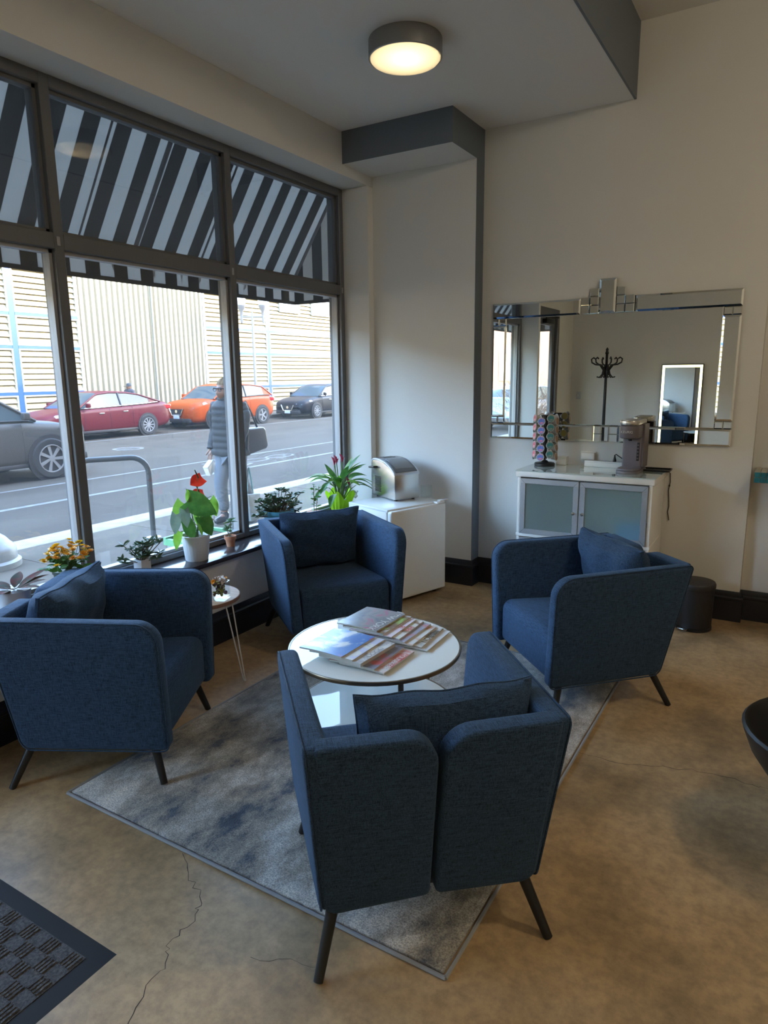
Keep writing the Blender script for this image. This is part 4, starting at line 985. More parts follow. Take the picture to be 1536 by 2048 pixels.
obj('chevron', G().box(-.04, .04, -1.6, -.9, 0, .003, Rz(.35)).box(-.04, .04, -1.6, -.9, 0, .003, Rz(-.35)), 'paint', bm_sym, smooth=0)
mh = thing('manhole_cover', 'round pale manhole cover in the middle of the road', 'manhole cover', (-15.1, 11.85, RZ))
obj('ring', G().lathe([(.30, 0), (.40, 0), (.40, .006), (.30, .006)], 32, cap=False), 'paint', mh); obj('lid', disc(.29, 0, .005, 32), 'asphalt', mh)
for k in range(5): obj('lug', G().box(-.15, .15, -.2+.1*k-.018, -.2+.1*k+.018, .005, .009), 'paint', mh)
# bike rack: bent pipe hoop
rk = thing('bike_rack', 'dark grey bent pipe bike rack on the sidewalk', 'bike rack', (-5.96, 4.44, GZ), math.atan2(.35, .215)+PI)
pts = [(-.37, 0, .0), (-.37, 0, .70)]+[(-.37+.17*(1-math.cos(q*PI/12)), 0, .70+.17*math.sin(q*PI/12)) for q in range(1, 7)]+[(.20+.17*math.sin(q*PI/12), 0, .70+.17*math.cos(q*PI/12)) for q in range(0, 7)]+[(.37, 0, 0)]
obj('hoop', G().tube(pts, .028, 12), pm('dark grey powder coat', (.05, .05, .048), .45), rk)
for sx in (-1, 1): obj('base_plate', G().lathe([(0, 0), (.075, 0), (.075, .008), (0, .008)], 24, T((sx*.37, 0, 0))), 'alu', rk)
# white ornate base of a street lamp at the left edge
lb_ = thing('street_lamp', 'white street lamp with fluted round foot at the left edge', 'street lamp', (-6.22, 3.22, GZ))
obj('foot', G().lathe([(0, 0), (.30, 0), (.30, .05), (.27, .07), (.27, .16), (.25, .19), (.22, .22), (.19, .26), (.14, .30), (.12, .36), (.10, .42), (0, .42)], 40), pm('white painted iron', (.3, .3, .29), .45), lb_)
obj('pole', G().tube([(0, 0, .4), (0, 0, 3.9)], [.085, .06], 16), pm('white painted pole', (.3, .3, .29), .45), lb_)
# ------------------------------------------------------------------ awning
XV, AY0, AY1 = -4.2, -1.2, 5.33
VZ0, VZ1, SLP = 2.345, 2.605, 1.43
aw = thing('awning', 'black and white striped fabric awning over the window', 'awning', (0, 0, 0))
M['awb'] = cloth_thin('black awning cloth', (.018, .02, .022), .12); M['aww'] = cloth_thin('white awning cloth', (.43, .405, .375), .5)
per = .2285; WC = 3.02*1.0                      # stripe period and one white centre
XA = -3.42
def wy_(): 
    k0 = int((AY0-WC)/(per/2))-1; out = []
    for k in range(k0, 40):
        a = WC-per*.24+k*per/2*1.0; b = a+per/2
        if b <= AY0 or a >= AY1: continue
        out.append((max(a, AY0), min(b, AY1), k % 2 == 0))
    return out
def zs(x): return VZ1+SLP*(x-XV)
for a, b, wht in wy_():
    m_ = 'aww' if wht else 'awb'
    g = G().add([(XV, a, VZ1), (XV, b, VZ1), (XA, b, zs(XA)), (XA, a, zs(XA)), (XV, a, VZ1-.003), (XV, b, VZ1-.003), (XA, b, zs(XA)-.003), (XA, a, zs(XA)-.003)], [(0,1,2,3),(7,6,5,4),(0,4,5,1),(2,6,7,3),(0,3,7,4),(1,5,6,2)])
    obj('roof_stripe', g, m_, aw, smooth=0)
    obj('valance_stripe', G().box(XV-.003, XV, a, b, VZ0+.03, VZ1), m_, aw, smooth=0)
obj('valance_hem', G().box(XV-.004, XV+.001, AY0, AY1, VZ0, VZ0+.03), 'awb', aw, smooth=0)
for ye in (AY0, AY1):
    n_ = 7
    for k in range(n_):
        xa = XV+(XA-XV)*k/n_; xb = XV+(XA-XV)*(k+1)/n_
        g = G().add([(xa, ye, VZ0+.03), (xb, ye, VZ0+.03), (xb, ye, zs(xb)), (xa, ye, zs(xa)), (xa, ye+.003, VZ0+.03), (xb, ye+.003, VZ0+.03), (xb, ye+.003, zs(xb)), (xa, ye+.003, zs(xa))], [(0,1,2,3),(7,6,5,4),(0,4,5,1),(1,5,6,2),(2,6,7,3),(3,7,4,0)])
        obj('end_stripe', g, 'aww' if k % 2 else 'awb', aw, smooth=0)
    obj('end_hem', G().box(XV, XA, ye, ye+.004, VZ0, VZ0+.03), 'awb', aw, smooth=0)
fm = pm('awning frame tube', (.10, .10, .11), .5, .5)
for yv, rr in ((.6, .014), (1.9, .014), (3.02, .007), (3.475, .016), (4.11, .008), (5.3, .014)):
    obj('frame_rafter', G().tube([(XV+.02, yv, VZ1-.04), (XA, yv, zs(XA)-.055)], rr, 8), fm, aw)
obj('frame_bar', G().tube([(XV+.02, AY0, VZ1-.03), (XV+.02, AY1, VZ1-.03)], .014, 8), fm, aw)
ink = pm('black lettering', (.02, .02, .022), .7)
for ch, yv, sz in (('N', 4.96, .17), ('R', 4.68, .19), ('L', 4.10, .17), ('i', 3.93, .17), ('n', 3.63, .21), ('o', 3.34, .21)):
    o = obj('letter', text_mesh(ch, sz, .001), ink, aw, smooth=0, loc=(XV-.0045, yv, VZ0+.135), rot=(PI/2, 0, -PI/2))
# ------------------------------------------------------------------ upper storeys of our own block, shading the street
bk = pm('brown brick', (.26, .16, .12), .85, c2=(.32, .2, .15), ns=30)
struct('roof_block', G().box(-3.42, 14, -14, 6.5, CZ2+.15, 10.95), bk)
struct('facade_upper', G().box(-3.42, -3.40, -14, 6.5, HD+.0, CZ2+.15), bk)
nb = thing('neighbour_building', 'brick neighbouring building further along our side', 'building', (0, 0, 0))
obj('wall', G().box(-3.42, 14, 6.5, 62, -.2, 10.95), bk, nb); obj('cornice', G().box(-3.6, -3.42, 6.5, 62, 10.5, 10.95), bk, nb)
# ------------------------------------------------------------------ building across the street
BX = -22.5
blue = pm('bright blue painted steel', (.004, .055, .42), .45)
cream = pm('cream lap siding', (.30, .26, .16), .7, spec=.08, c2=(.28, .24, .145), ns=2)
crmw = pm('ivory corrugated metal', (.30, .265, .19), .7, spec=.08)
whf = pm('white panel frame', (.38, .36, .31), .7, spec=.08)
fb = thing('warehouse', 'cream metal-sided warehouse with blue bands across the street', 'building', (0, 0, 0))
obj('core_wall', G().box(BX-8, BX-.10, -45, 60, -.4, 7.4), cream, fb)
segs = [(-40, -10.2), (-10, 2.3), (2.5, 13.42), (13.62, 15.95), (22.15, 26.22), (26.42, 34.8), (35, 47)]
bands = [(1.135, 1.245), (2.675, 2.785), (3.755, 3.865)]
pz = [(.02, 1.135), (1.245, 2.675), (2.785, 3.755), (3.865, 6.6)]
posts = [-10.1, 2.4, 13.52, 26.32, 34.9]
for p in posts: obj('blue_post', G().box(BX-.02, BX+.05, p-.10, p+.10, -.02, 6.6), blue, fb, bev=.006, seg=1)
for (y0, y1) in segs:
    for (z0, z1) in bands: obj('blue_band', G().box(BX-.02, BX+.05, y0, y1, z0, z1), blue, fb, bev=.006, seg=1)
    brd = {}
    for (z0, z1) in pz:
        e = .05
        obj('panel_frame', G().box(BX-.02, BX+.055, y0, y1, z0, z0+e).box(BX-.02, BX+.055, y0, y1, z1-e, z1).box(BX-.02, BX+.055, y0, y0+e, z0+e, z1-e).box(BX-.02, BX+.055, y1-e, y1, z0+e, z1-e), whf, fb, smooth=0)
        n_ = max(1, round((z1-z0-2*e)/.195)); h = (z1-z0-2*e)/n_
        for k in range(n_):
            zz = z0+e+k*h
            key = round(h, 4)
            if key not in brd:
                g = G().add([(BX-.10, y0+e, 0), (BX+.045, y0+e, 0), (BX+.045, y0+e, .008), (BX-.03, y0+e, h), (BX-.10, y0+e, h), (BX-.10, y1-e, 0), (BX+.045, y1-e, 0), (BX+.045, y1-e, .008), (BX-.03, y1-e, h), (BX-.10, y1-e, h)],
                            [(0,1,2,3,4),(9,8,7,6,5),(0,5,6,1),(1,6,7,2),(2,7,8,3),(3,8,9,4)])
                brd[key] = obj('siding_board', g, cream, fb, smooth=0, loc=(0, 0, zz))
            else: inst(brd[key], (0, 0, zz), fb)
# corrugated section
nr = 25; y0c, y1c = 16.0, 22.1; pw = (y1c-y0c)/nr
g = G().add([(BX-.05, 0, -.02), (BX-.05, pw*.34, -.02), (BX+.03, pw*.46, -.02), (BX+.03, pw*.88, -.02), (BX-.05, pw, -.02), (BX-.09, pw, -.02), (BX-.09, 0, -.02),
             (BX-.05, 0, 6.6), (BX-.05, pw*.34, 6.6), (BX+.03, pw*.46, 6.6), (BX+.03, pw*.88, 6.6), (BX-.05, pw, 6.6), (BX-.09, pw, 6.6), (BX-.09, 0, 6.6)],
            [(0,1,8,7),(1,2,9,8),(2,3,10,9),(3,4,11,10),(4,5,12,11),(5,6,13,12),(6,0,7,13),(0,6,5,4,3,2,1),(7,8,9,10,11,12,13)])
rb = obj('corrugated_rib', g, crmw, fb, smooth=0, loc=(0, y0c, 0))
for k in range(1, nr): inst(rb, (0, y0c+pw*k, 0), fb)
obj('corner_post', G().box(BX-.02, BX+.06, 15.93, 16.02, -.02, 6.6), whf, fb); obj('corner_post', G().box(BX-.02, BX+.06, 22.08, 22.17, -.02, 6.6), whf, fb)
obj('downpipe', G().tube([(BX+.06, 19.32, .7), (BX+.06, 19.32, 6.6)], .03, 8), pm('grey downpipe', (.3, .29, .27), .5), fb)
gw = pm('grey window pane', (.36, .40, .41), .15)
for (ya, yb) in ((27.35, 28.75), (29.95, 31.45)):
    wn_ = obj('window_frame', G().box(BX, BX+.09, ya-.1, yb+.1, 4.80, 4.9).box(BX, BX+.09, ya-.1, yb+.1, 6.3, 6.4).box(BX, BX+.09, ya-.1, ya, 4.9, 6.3).box(BX, BX+.09, yb, yb+.1, 4.9, 6.3), whf, fb, smooth=0)
    obj('pane', G().box(BX+.03, BX+.06, ya, yb, 4.9, 6.3), gw, wn_, smooth=0)
obj('upper_wall', G().box(BX-.09, BX+.03, -45, 60, 6.6, 7.4), cream, fb)
# far end of the street (only the mirror sees it)
fe = thing('far_building', 'brown brick building closing the street, seen in the mirror', 'building', (-11, -34, 0))
obj('wall', G().box(-10.8, 12, -4, 0, -.3, 9), bk, fe)
for k in range(6):
    for j in range(2):
        o = obj('window_frame', G().box(-10+3.6*k, -8.4+3.6*k, 0, .06, 1.2+3.4*j, 3.2+3.4*j), whf, fe); obj('pane', G().box(-9.9+3.6*k, -8.5+3.6*k, .05, .08, 1.3+3.4*j, 3.1+3.4*j), gw, o)
# double headed street lamp on the far sidewalk
dl = thing('street_lamp', 'grey double-headed street lamp on the far sidewalk', 'street lamp', (-20.5, 23.05, -.02))
lmat = pm('weathered lamp metal', (.26, .25, .24), .55, .3)
obj('pole', G().lathe([(.14, 0), (.14, .5), (.09, .7), (.065, 1.0), (.055, 4.1), (.04, 4.35), (.02, 4.45), (0, 4.75)], 14), lmat, dl)
ad_ = Vector((.8, .6, 0))*.46
obj('cross_arm', G().tube([-ad_*1.05+Vector((0, 0, 4.22)), ad_*1.05+Vector((0, 0, 4.22))], .04, 8), lmat, dl)
lglobe = pm('lamp globe', (.62, .6, .56), .2)
for s in (-1, 1):
    c = ad_*s
    hd_ = obj('lamp_head', G().lathe([(.03, 3.95), (.05, 4.0), (.06, 4.22), (.07, 4.45), (.15, 4.56), (.19, 4.70), (.17, 4.74), (.0, 4.74)], 16, T(c)), lmat, dl)
    obj('globe', G().lathe([(.17, 4.74), (.21, 4.86), (.20, 5.02), (.12, 5.16), (.05, 5.24), (0, 5.3)], 16, T(c)), lglobe, hd_)
# ------------------------------------------------------------------ cars (local: +x forward, z up, origin on the road at mid length)
M['tyre'] = pm('tyre rubber', (.02, .02, .021), .85); M['rim'] = pm('alloy rim', (.20, .20, .20), .4); M['carglass'] = pm('car window glass', (.05, .07, .08), .05, spec=.12)
M['carblack'] = pm('black car plastic', (.018, .018, .02), .55); M['headl'] = pm('headlight lens', (.45, .5, .56), .08, coat=1); M['taill'] = pm('tail light lens', (.35, .01, .015), .15, coat=1)
M['plate'] = pm('licence plate', (.55, .62, .68), .5); M['seatc'] = pm('light car seats', (.3, .3, .29), .8)
def interp(tab, t):
    for (a, *va), (b, *vb) in zip(tab, tab[1:]):
        if a <= t <= b:
            u = (t-a)/(b-a) if b > a else 0; return [p+(q-p)*u for p, q in zip(va, vb)]
    return list(tab[-1][1:])
def car(label, loc, rz, L, W, Ht, wr, wb, fo, paint, body, roof, spokes=5, suv=False):
    t = thing('car', label, 'car', loc, rz, 'cars on the street')
    hw = W/2; X = lambda q: L/2-q*L
    n = 40; g = G(); P = []
    for i in range(n+1):
        q = i/n; zt, zb, wf = interp(body, q); w_ = wf*hw; x = X(q); zm = zb+(zt-zb)*.45
        cs = [(0, zb), (w_*.85, zb), (w_*.965, zb+.06), (w_*.99, zb+.16), (w_, zm), (w_*.985, zt-.16), (w_*.955, zt-.06), (w_*.88, zt-.012), (w_*.5, zt+.012), (0, zt+.02)]
        ring = [(x, y, z) for y, z in cs]+[(x, -y, z) for y, z in cs[-2:0:-1]]
        P.append(ring)
    m_ = len(P[0]); v = [p for r_ in P for p in r_]
    fs = [(i*m_+k, i*m_+(k+1) % m_, (i+1)*m_+(k+1) % m_, (i+1)*m_+k) for i in range(n) for k in range(m_)]+[tuple(range(m_)), tuple(range(n*m_, (n+1)*m_))]
    obj('body', g.add(v, fs), paint, t, smooth=50)
    # greenhouse
    N = 28; q0, q1 = roof[0][0], roof[-1][0]; rows = []
    for i in range(N+1):
        q = q0+(q1-q0)*i/N; zr, kind, wr_ = interp([(a, b, c, d) for a, b, c, d in roof], q)
        bz = interp(body, q)[0]; x = X(q); wb_ = hw*.915; wt = hw*wr_
        zr = max(zr, bz+.004); f_ = (zr-bz)/(Ht-bz); we = wb_+(wt-wb_)*f_
        rows.append([(x, wb_, bz-.02), (x, we, zr-.05*f_), (x, we*.93, zr-.012*f_), (x, we*.55, zr), (x, 0, zr+.008), (x, -we*.55, zr), (x, -we*.93, zr-.012*f_), (x, -we, zr-.05*f_), (x, -wb_, bz-.02)])
    def patch(name, i0, i1, k0, k1, mat, par=t):
        gg = G(); c = k1-k0+1; vv = [rows[i][k] for i in range(i0, i1+1) for k in range(k0, k1+1)]
        ff = [((i)*c+k, i*c+k+1, (i+1)*c+k+1, (i+1)*c+k) for i in range(i1-i0) for k in range(c-1)]
        return obj(name, gg.add(vv, ff), mat, par, smooth=50, fix=False)
    A = next(i for i in range(N+1) if q0+(q1-q0)*i/N >= roof[1][0]-1e-6); Bk = next(i for i in range(N+1) if q0+(q1-q0)*i/N >= roof[-2][0]-1e-6)
    patch('windshield', 0, A, 1, 7, 'carglass'); patch('roof', A, Bk, 1, 7, paint); patch('rear_window', Bk, N, 1, 7, 'carglass')
    mid_ = (A+Bk)//2
    e0 = max(1, A//2); e1 = min(N-1, (Bk+N)//2)
    for k0 in (0, 7):
        patch('side_window', 0, mid_, k0, k0+1, 'carglass'); patch('side_window', mid_, N, k0, k0+1, 'carglass')
        s = 1 if k0 == 0 else -1; kt, kb = (1, 0) if k0 == 0 else (7, 8)
        off = Vector((0, s*.004, 0))
        obj('pillar', G().tube([Vector(rows[i][kt])+off for i in range(0, A+1)], .028, 6), paint, t)
        obj('pillar', G().tube([Vector(rows[mid_][kb])+off, Vector(rows[mid_][kt])+off], .030, 6), 'carblack', t)
        obj('pillar', G().tube([Vector(rows[i][kt])+off for i in range(Bk, N+1)], .030, 6), paint, t)
        obj('roof_rail', G().tube([Vector(rows[i][kt])+off for i in range(A, Bk+1)], .024, 6), paint, t)
        obj('window_trim', G().tube([Vector(rows[i][kb])+off+Vector((0, 0, .025)) for i in range(1, N)], .012, 6), 'chrome' if not suv else 'carblack', t)
        # rear quarter: painted panel behind the last side window
        i2 = int(N*.86); patch('quarter_panel', i2, N, k0, k0+1, paint).location = (0, s*.005, 0)
    xa = L/2-fo; xr = xa-wb
    for x in (xa, xr):
        for s in (-1, 1):
            obj('wheel_arch', G().lathe([(0, 0), (wr*1.17, 0), (wr*1.17, .02), (0, .02)], 28, T((x, s*(hw*.985), wr*1.0)) @ Rx(-s*PI/2)), 'carblack', t)
            Mx = T((x, s*(hw-.10), wr)) @ Rx(-s*PI/2)
            wl_ = obj('wheel', G().lathe([(wr*.66, .125), (wr*.72, .135), (wr*.93, .13), (wr, .10), (wr, -.08), (wr*.9, -.1), (wr*.6, -.1)], 30, Mx, cap=False), 'tyre', t)
            obj('rim_dish', G().lathe([(0, .09), (wr*.6, .09), (wr*.66, .13), (wr*.69, .128)], 24, Mx, cap=False), 'carblack', wl_)
            g = G().lathe([(0, .128), (wr*.15, .126), (wr*.17, .1)], 12, Mx)
            for k in range(spokes):
                a = 2*PI*k/spokes
                kw = min(1, 5.5/spokes); g.prism([(wr*.1, -.035*kw), (wr*.66, -.05*kw), (wr*.66, .03*kw), (wr*.1, .02*kw)], .105, .124, 'z', Mx @ Rz(a))
            g.tube([Mx @ Vector((wr*.66*math.cos(k*PI/12), wr*.66*math.sin(k*PI/12), .126)) for k in range(24)], .014, 5, closed=True)
            obj('rim', g, 'rim', wl_)
    # front and rear details
    zf, zbf, wf = interp(body, .03); zm = interp(body, .0)[0]
    obj('grille', G().prism(rpoly([(-.34*W/1.8, zm-.02, .03), (-.24*W/1.8, zm-.22, .03), (.24*W/1.8, zm-.22, .03), (.34*W/1.8, zm-.02, .03)], 4), X(.03), X(-.003), 'x'), 'carblack', t)
    obj('grille_trim', G().tube([(X(-.004), -.34*W/1.8, zm), (X(-.006), -.22, zm-.24), (X(-.006), .22, zm-.24), (X(-.004), .34*W/1.8, zm)], .02, 6), 'chrome', t)
    obj('emblem', G().lathe([(.0, 0), (.06, 0), (.06, .012), (0, .012)], 16, T((X(-.004), 0, zm-.1)) @ Ry(PI/2)), 'chrome', t)
    obj('bumper', G().box(X(.06), X(-.006), -hw*.72, hw*.72, zbf-.02, zbf+.13), 'carblack', t, bev=.03)
    obj('licence_plate', G().box(X(-.002), X(-.009), -.15, .15, zm-.36, zm-.22), 'plate', t, bev=.004)
    obj('rear_bumper', G().box(X(1.005), X(.94), -hw*.75, hw*.75, .24, .42), 'carblack', t, bev=.03)
    obj('skirt', G().box(xr+wr*1.1, xa-wr*1.1, -hw*.985, hw*.985, zbf-.03, zbf+.05), 'carblack', t, bev=.015)
    for s in (-1, 1):
        zt, zb, wf1 = interp(body, .07); w0 = interp(body, .012)[2]*hw; w1 = interp(body, .13)[2]*hw; z1 = interp(body, .13)[0]
        v = [(X(.008), s*w0*.60, zm+.04), (X(.02), s*(w0*.98+.01), zm+.02), (X(.145), s*(w1+.008), z1-.10), (X(.13), s*(w1*.97), z1-.04), (X(.03), s*w0*.72, zm+.12),
             (X(.008)-.03, s*w0*.55, zm+.0), (X(.02)-.06, s*w0*.8, zm-.06), (X(.145), s*w1*.9, z1-.16)]
        g = G().add(v, [(0, 1, 2, 3, 4), (0, 5, 6, 1), (1, 6, 7, 2)]); obj('headlight', g, 'headl', t, smooth=0)
        zr_ = interp(body, .965)[0]; w2 = interp(body, .965)[2]*hw
        obj('tail_light', G().box(X(.995), X(.93), s*w2*.66 if s > 0 else -w2*1.015, w2*1.015 if s > 0 else -w2*.66, zr_-.22, zr_-.07), 'taill', t, bev=.02)
        qm = roof[0][0]+.035; bz = interp(body, qm)[0]
        obj('side_mirror', G().box(X(qm)-.16, X(qm)-.03, s*hw*1.0 if s > 0 else -hw*1.13, hw*1.13 if s > 0 else -hw*1.0, bz+.02, bz+.16), paint, t, bev=.03, seg=3)
        for q in (.42, .60):
            bz = interp(body, q)[0]; w3 = interp(body, q)[2]*hw
            obj('door_handle', G().box(X(q)-.10, X(q)+.08, s*w3*.98 if s > 0 else -w3*1.01, w3*1.01 if s > 0 else -w3*.98, bz-.20, bz-.165), 'chrome' if not suv else paint, t, bev=.008)
        for q in (.30, .485, .66):
            bz = interp(body, q)[0]; w3 = interp(body, q)[2]*hw
            obj('door_seam', G().tube([(X(q), s*(w3*.962), bz-.05), (X(q), s*(w3*1.001), bz-.3), (X(q), s*(w3*.995), .32)], .004, 4), 'carblack', t)
    return t
sedan = [(0, .60, .34, .66), (.012, .68, .26, .80), (.05, .76, .21, .92), (.14, .86, .20, .985), (.28, .95, .20, 1), (.5, .98, .19, 1), (.75, 1.02, .20, 1), (.88, 1.06, .22, .975), (.955, 1.06, .28, .92), (.985, .98, .34, .86), (1, .74, .40, .80)]
srf = [(.265, .95, 0, .74), (.415, 1.40, 0, .73), (.52, 1.455, 0, .72), (.65, 1.43, 0, .72), (.745, 1.35, 0, .72), (.90, 1.065, 0, .74)]
suvb = [(0, .74, .36, .70), (.012, .84, .28, .84), (.05, .92, .24, .94), (.13, 1.0, .23, .985), (.27, 1.06, .23, 1), (.5, 1.08, .23, 1), (.8, 1.12, .23, 1), (.92, 1.12, .25, .98), (.97, 1.10, .32, .94), (1, .88, .42, .86)]
suvr = [(.235, 1.04, 0, .76), (.385, 1.50, 0, .75), (.5, 1.60, 0, .74), (.72, 1.57, 0, .74), (.86, 1.49, 0, .74), (.965, 1.12, 0, .76)]
red = pm('dark red car paint', (.085, .006, .012), .4, spec=.18); orange = pm('orange car paint', (.29, .042, .003), .4, spec=.18)
navy = pm('black navy car paint', (.008, .008, .012), .4, spec=.18); grey = pm('grey car paint', (.055, .053, .05), .4, spec=.18)
CXP = -19.12
car('dark red sedan parked across the street, left of the orange car', (CXP, 13.83, RZ), -PI/2, 4.85, 1.82, 1.46, .335, 2.78, .98, red, sedan, srf, 10)
car('orange compact crossover parked in the middle across the street', (CXP, 19.42, RZ), -PI/2, 4.40, 1.84, 1.60, .35, 2.65, .92, orange, suvb, suvr, 5, True)
car('black sedan parked at the right across the street', (CXP, 25.82, RZ), -PI/2, 4.63, 1.80, 1.44, .33, 2.70, .93, navy, sedan, srf, 10)
car('grey SUV driving past close to the window at the left', (-12.83, 6.16, RZ), PI/2, 4.75, 1.88, 1.68, .385, 2.75, .93, grey, [(a, b*1.04, c*1.1, d) for a, b, c, d in suvb], [(a, b*1.05, c, d) for a, b, c, d in suvr], 7, True)
car('pale blue sedan parked down the street, seen only in the mirror', (-8.3, -13.5, RZ), -PI/2, 4.7, 1.82, 1.46, .33, 2.7, .95, pm('pale blue car paint', (.2, .35, .55), .3, coat=1), sedan, srf, 5)
# ------------------------------------------------------------------ bare shrub outside the door (mirror)
sh_ = thing('bare_shrub', 'bare brown twiggy shrub outside the door, seen in the mirror', 'shrub', (-4.75, -3.6, GZ))
rnd = random.Random(5); g = G()
def twig(p, d, ln, r_, dep):
    q = p+d*ln; m2 = p+d*ln*.5+Vector((rnd.uniform(-.04, .04), rnd.uniform(-.04, .04), 0)); g.tube([p, m2, q], [r_, r_*.8, r_*.6], 4, caps=False)
    if dep:
        for _ in range(3):
            nd = (d+Vector((rnd.uniform(-.8, .8), rnd.uniform(-.8, .8), rnd.uniform(-.25, .5)))).normalized(); twig(p.lerp(q, rnd.uniform(.45, 1)), nd, ln*rnd.uniform(.6, .85), r_*.6, dep-1)
for k in range(20):
    twig(Vector((rnd.uniform(-.35, .35), rnd.uniform(-.5, .5), 0)), Vector((rnd.uniform(-.5, .5), rnd.uniform(-.5, .5), 1)).normalized(), .75, .013, 3)
tag(obj('twigs', g, pm('brown twig bark', (.24, .15, .09), .8), sh_), kind='stuff')
# ------------------------------------------------------------------ people
skin = pm('skin', (.22, .115, .075), .55)
wk = thing('person', 'person in dark quilted coat and light jeans walking past the window with a bag', 'person', (-5.53, 5.74, GZ), math.radians(180))
# local: +y is the walking direction after the 180 degree turn (towards -y in the world)
body = skin_mesh([(0, 0, .86), (0, .0, 1.05), (0, -.01, 1.28), (0, .02, 1.42), (0, .05, 1.52), (.17, -.01, 1.33), (.20, -.03, 1.08), (.19, .06, .86), (-.17, -.01, 1.33), (-.20, .04, 1.08), (-.19, .18, .88),
                  (.09, .0, .82), (.09, .10, .48), (.09, .06, .09), (.09, .17, .04), (-.09, 0, .82), (-.09, -.06, .48), (-.09, -.24, .12), (-.09, -.17, .04)],
                 [(0, 1), (1, 2), (2, 3), (3, 4), (2, 5), (5, 6), (6, 7), (2, 8), (8, 9), (9, 10), (0, 11), (11, 12), (12, 13), (13, 14), (0, 15), (15, 16), (16, 17), (17, 18)],
                 [.14, .13, .14, .055, .07, .065, .048, .03, .065, .048, .03, .10, .068, .042, .04, .10, .068, .042, .04], 0, 2)
obj('body', body, skin, wk)
hdm = G()
def head(u, v):
    a = 2*PI*u; e = PI*v; r_ = Vector((.075*math.sin(e)*math.cos(a), .095*math.sin(e)*math.sin(a), -.118*math.cos(e)))
    if r_.y > 0: 
        r_.y += .022*math.exp(-((r_.z+.01)**2)/.0012)*math.exp(-(r_.x**2)/.0004)+.008*math.exp(-((r_.z+.055)**2)/.0006)*math.exp(-(r_.x**2)/.0012)-.006*math.exp(-((r_.z-.018)**2)/.0004)*math.exp(-((abs(r_.x)-.033)**2)/.0004)
    if r_.z < -.02: r_.x *= 1-.35*min(1, (-.02-r_.z)/.1); r_.y = r_.y*(1-.15*min(1, (-.02-r_.z)/.1))+.012
    return (r_.x, r_.y+.055, r_.z+1.595-.07)
obj('head', hdm.grid(head, 32, 24, closeu=True), skin, wk)
for s in (-1, 1):
    obj('eye', G().lathe([(0, -.009), (.006, -.006), (.0085, 0), (.006, .006), (0, .009)], 10, T((s*.032, .137, 1.545))), 'black', wk)
    obj('ear', G().lathe([(0, -.01), (.02, -.004), (.026, .004), (.0, .008)], 12, T((s*.076, .05, 1.535)) @ Ry(s*PI/2)), skin, wk)
obj('glasses', G().tube([(-.078, .05, 1.553), (-.075, .13, 1.55), (-.055, .155, 1.553), (-.03, .160, 1.56), (0, .163, 1.556), (.03, .160, 1.56), (.055, .155, 1.553), (.075, .13, 1.55), (.078, .05, 1.553)], .005, 6).tube([(.036+.026*math.cos(k*PI/6), .158, 1.543+.022*math.sin(k*PI/6)) for k in range(12)], .004, 5, closed=True).tube([(-.036+.026*math.cos(k*PI/6), .158, 1.543+.022*math.sin(k*PI/6)) for k in range(12)], .004, 5, closed=True), 'black', wk)
def hair(u, v):
    a = 2*PI*u; e = PI*(.38+.62*v); k = 1.14+.03*math.sin(9*a)
    y = .098*k*math.sin(e)*math.sin(a); z = -.122*k*math.cos(e)
    if math.sin(a) < .35: z -= .10*(1-v)**2
    return (.084*k*math.sin(e)*math.cos(a), y+.045-.012, max(z, -.12)+1.532)
gh = G().grid(lambda u, v: hair(u, .42+.58*v) if math.sin(2*PI*u) > .45 else hair(u, v), 40, 14, closeu=True)
obj('hair', gh, pm('light brown hair', (.10, .068, .04), .9, spec=.08, c2=(.15, .105, .06), ns=60, stretch=(1, 1, .2)), wk)
coatm = pm('dark quilted coat cloth', (.008, .009, .010), .7)
rng = []
def coat(u, v):
    a = 2*PI*u; z = .80+.66*v; w_ = .235-.02*v+(.03 if v < .1 else 0); d_ = .165-.01*v
    if v > .82: w_ *= 1-.72*((v-.82)/.18)**1.6; d_ *= 1-.55*((v-.82)/.18)**2
    q = 1+.035*abs(math.sin(v*PI*9))-.03
    return (w_*q*math.cos(a), d_*q*math.sin(a)+.0, z)
ct_ = obj('coat', G().grid(coat, 36, 60, closeu=True), coatm, wk)
def sleeve(P):
    n_ = 30; pts = []; rs_ = []
    for i in range(n_):
        u = i/(n_-1)*(len(P)-1); k = min(len(P)-2, int(u)); q = Vector(P[k]).lerp(Vector(P[k+1]), u-k); pts.append(q); rs_.append((.078-.022*i/n_)*(1+.09*abs(math.sin(i*.9))))
    return G().tube(pts, rs_, 14)
for s, el_, hn in ((1, (.245, -.03, 1.08), (.235, .06, .86)), (-1, (-.245, .05, 1.08), (-.23, .17, .87))):
    obj('sleeve', sleeve([(s*.165, -.005, 1.37), (s*.225, -.01, 1.25), el_, hn]), coatm, ct_)
obj('collar', G().lathe([(.085, 0), (.105, .03), (.10, .09), (.085, .10)], 20, T((0, .02, 1.40)), cap=False), coatm, ct_)
jn = pm('light blue jeans', (.10, .115, .14), .85, c2=(.12, .14, .165), ns=30)
obj('jeans', skin_mesh([(0, -.01, .90), (.09, .0, .80), (.09, .105, .48), (.09, .06, .13), (-.09, 0, .80), (-.09, -.055, .48), (-.09, -.23, .15)], [(0, 1), (1, 2), (2, 3), (0, 4), (4, 5), (5, 6)], [.15, .115, .083, .066, .115, .083, .066], 0, 2), jn, wk)
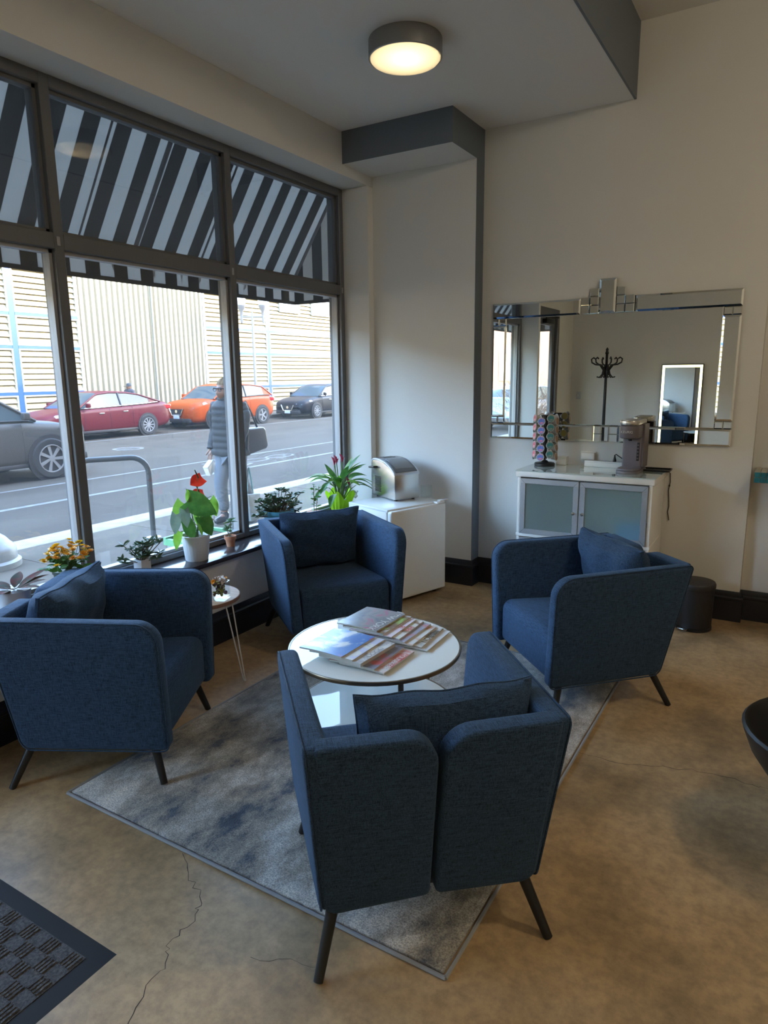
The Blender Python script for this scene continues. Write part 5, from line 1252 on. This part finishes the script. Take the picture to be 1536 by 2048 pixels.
for s, y_, z_ in ((1, .06, .0), (-1, -.24, .04)):
    obj('boot', skin_mesh([(s*.09, y_, .16+z_), (s*.09, y_, .06+z_*.6), (s*.09, y_+.10, .045), (s*.09, y_+.17, .04)], [(0, 1), (1, 2), (2, 3)], [.06, .055, .045, .035], 0, 2), 'black', wk)
def hand(base, nm='hand'):
    b = Vector(base); V = [b, b+Vector((0, .02, -.06))]; E_ = [(0, 1)]; R2 = [(.028, .02), (.034, .018)]
    for k, (ox, ln) in enumerate(((-.024, .06), (-.008, .07), (.008, .066), (.024, .052))):
        i = len(V); V += [b+Vector((ox, .03, -.085)), b+Vector((ox, .045, -.085-ln*.5)), b+Vector((ox, .03, -.085-ln))]; E_ += [(1, i), (i, i+1), (i+1, i+2)]; R2 += [.010, .009, .008]
    i = len(V); V += [b+Vector((.035, .035, -.05)), b+Vector((.04, .06, -.08))]; E_ += [(0, i), (i, i+1)]; R2 += [.011, .009]
    return skin_mesh(V, E_, R2, 0, 1)
obj('hand', hand((.235, .065, .87)), skin, wk); obj('hand', hand((-.23, .175, .88)), skin, wk)
bk_ = thing('paper_box', 'small white carton held in the hand of the walking person', 'carton', (-5.745, 5.63, .60), .25)
obj('carton', G().box(-.03, .03, -.08, .08, 0, .12), 'white', bk_, bev=.004, rot=(.5, 0, 0)); obj('lid', G().box(-.031, .031, -.081, .081, .10, .123), pm('pale card', (.6, .62, .64), .6), bk_, bev=.003, rot=(.5, 0, 0))
bg_ = thing('shoulder_bag', 'black handbag hanging at the back of the walking person', 'bag', (-5.36, 5.93, .80), .1)
gb = G().prism(rpoly([(-.20, 0, .05), (.22, .05, .05), (.17, .30, .06), (-.16, .30, .06)], 5), -.07, .07)
obj('bag_body', gb, 'black', bg_, bev=.02, seg=3); obj('strap', G().tube([(0, -.13, .29), (-.02, -.12, .45), (-.04, -.05, .60), (-.02, .04, .45), (0, .10, .29)], .012, 6), 'black', bg_)
tg_ = thing('tote_bag', 'grey shopping tote carried low by the walking person', 'bag', (-5.38, 5.86, .02), .2)
obj('bag_body', G().prism(rpoly([(-.10, 0, .03), (.10, 0, .03), (.14, .30, .01), (-.14, .33, .01)], 4), -.06, .06), pm('grey tote cloth', (.22, .25, .26), .8), tg_, bev=.015)
obj('handle', G().tube([(0, -.07, .31), (0, -.04, .50), (0, .0, .62), (0, .04, .50), (0, .07, .31)], .010, 6), pm('teal handle', (.2, .38, .42), .7), tg_)
# man with cap behind the red sedan
mn = thing('person', 'person wearing a dark cap half hidden behind the red sedan', 'person', (-20.75, 16.55, -.02), math.radians(180))
mb = skin_mesh([(0, 0, .82), (0, 0, 1.0), (0, 0, 1.20), (0, 0, 1.32), (.19, 0, 1.22), (.23, 0, .98), (.22, .05, .76), (-.19, 0, 1.22), (-.23, 0, .98), (-.22, .05, .76), (.1, 0, .78), (.1, .02, .42), (.1, 0, .06), (.1, .1, .04), (-.1, 0, .78), (-.1, .02, .42), (-.1, 0, .06), (-.1, .1, .04)],
               [(0, 1), (1, 2), (2, 3), (2, 4), (4, 5), (5, 6), (2, 7), (7, 8), (8, 9), (0, 10), (10, 11), (11, 12), (12, 13), (0, 14), (14, 15), (15, 16), (16, 17)], [.15, .15, .16, .06, .08, .055, .04, .08, .055, .04, .11, .08, .05, .045, .11, .08, .05, .045], 0, 2)
obj('body', mb, pm('dark jacket', (.05, .05, .06), .8), mn)
mh_ = obj('head', G().grid(lambda u, v: (head(u, v)[0], head(u, v)[1]-.05, head(u, v)[2]-.14), 24, 18, closeu=True), skin, mn)
obj('cap', G().lathe([(.094, 1.40), (.095, 1.44), (.08, 1.49), (.04, 1.515), (0, 1.52)], 20).box(-.07, .07, .07, .19, 1.395, 1.408), pm('dark cap', (.04, .045, .05), .8), mn)
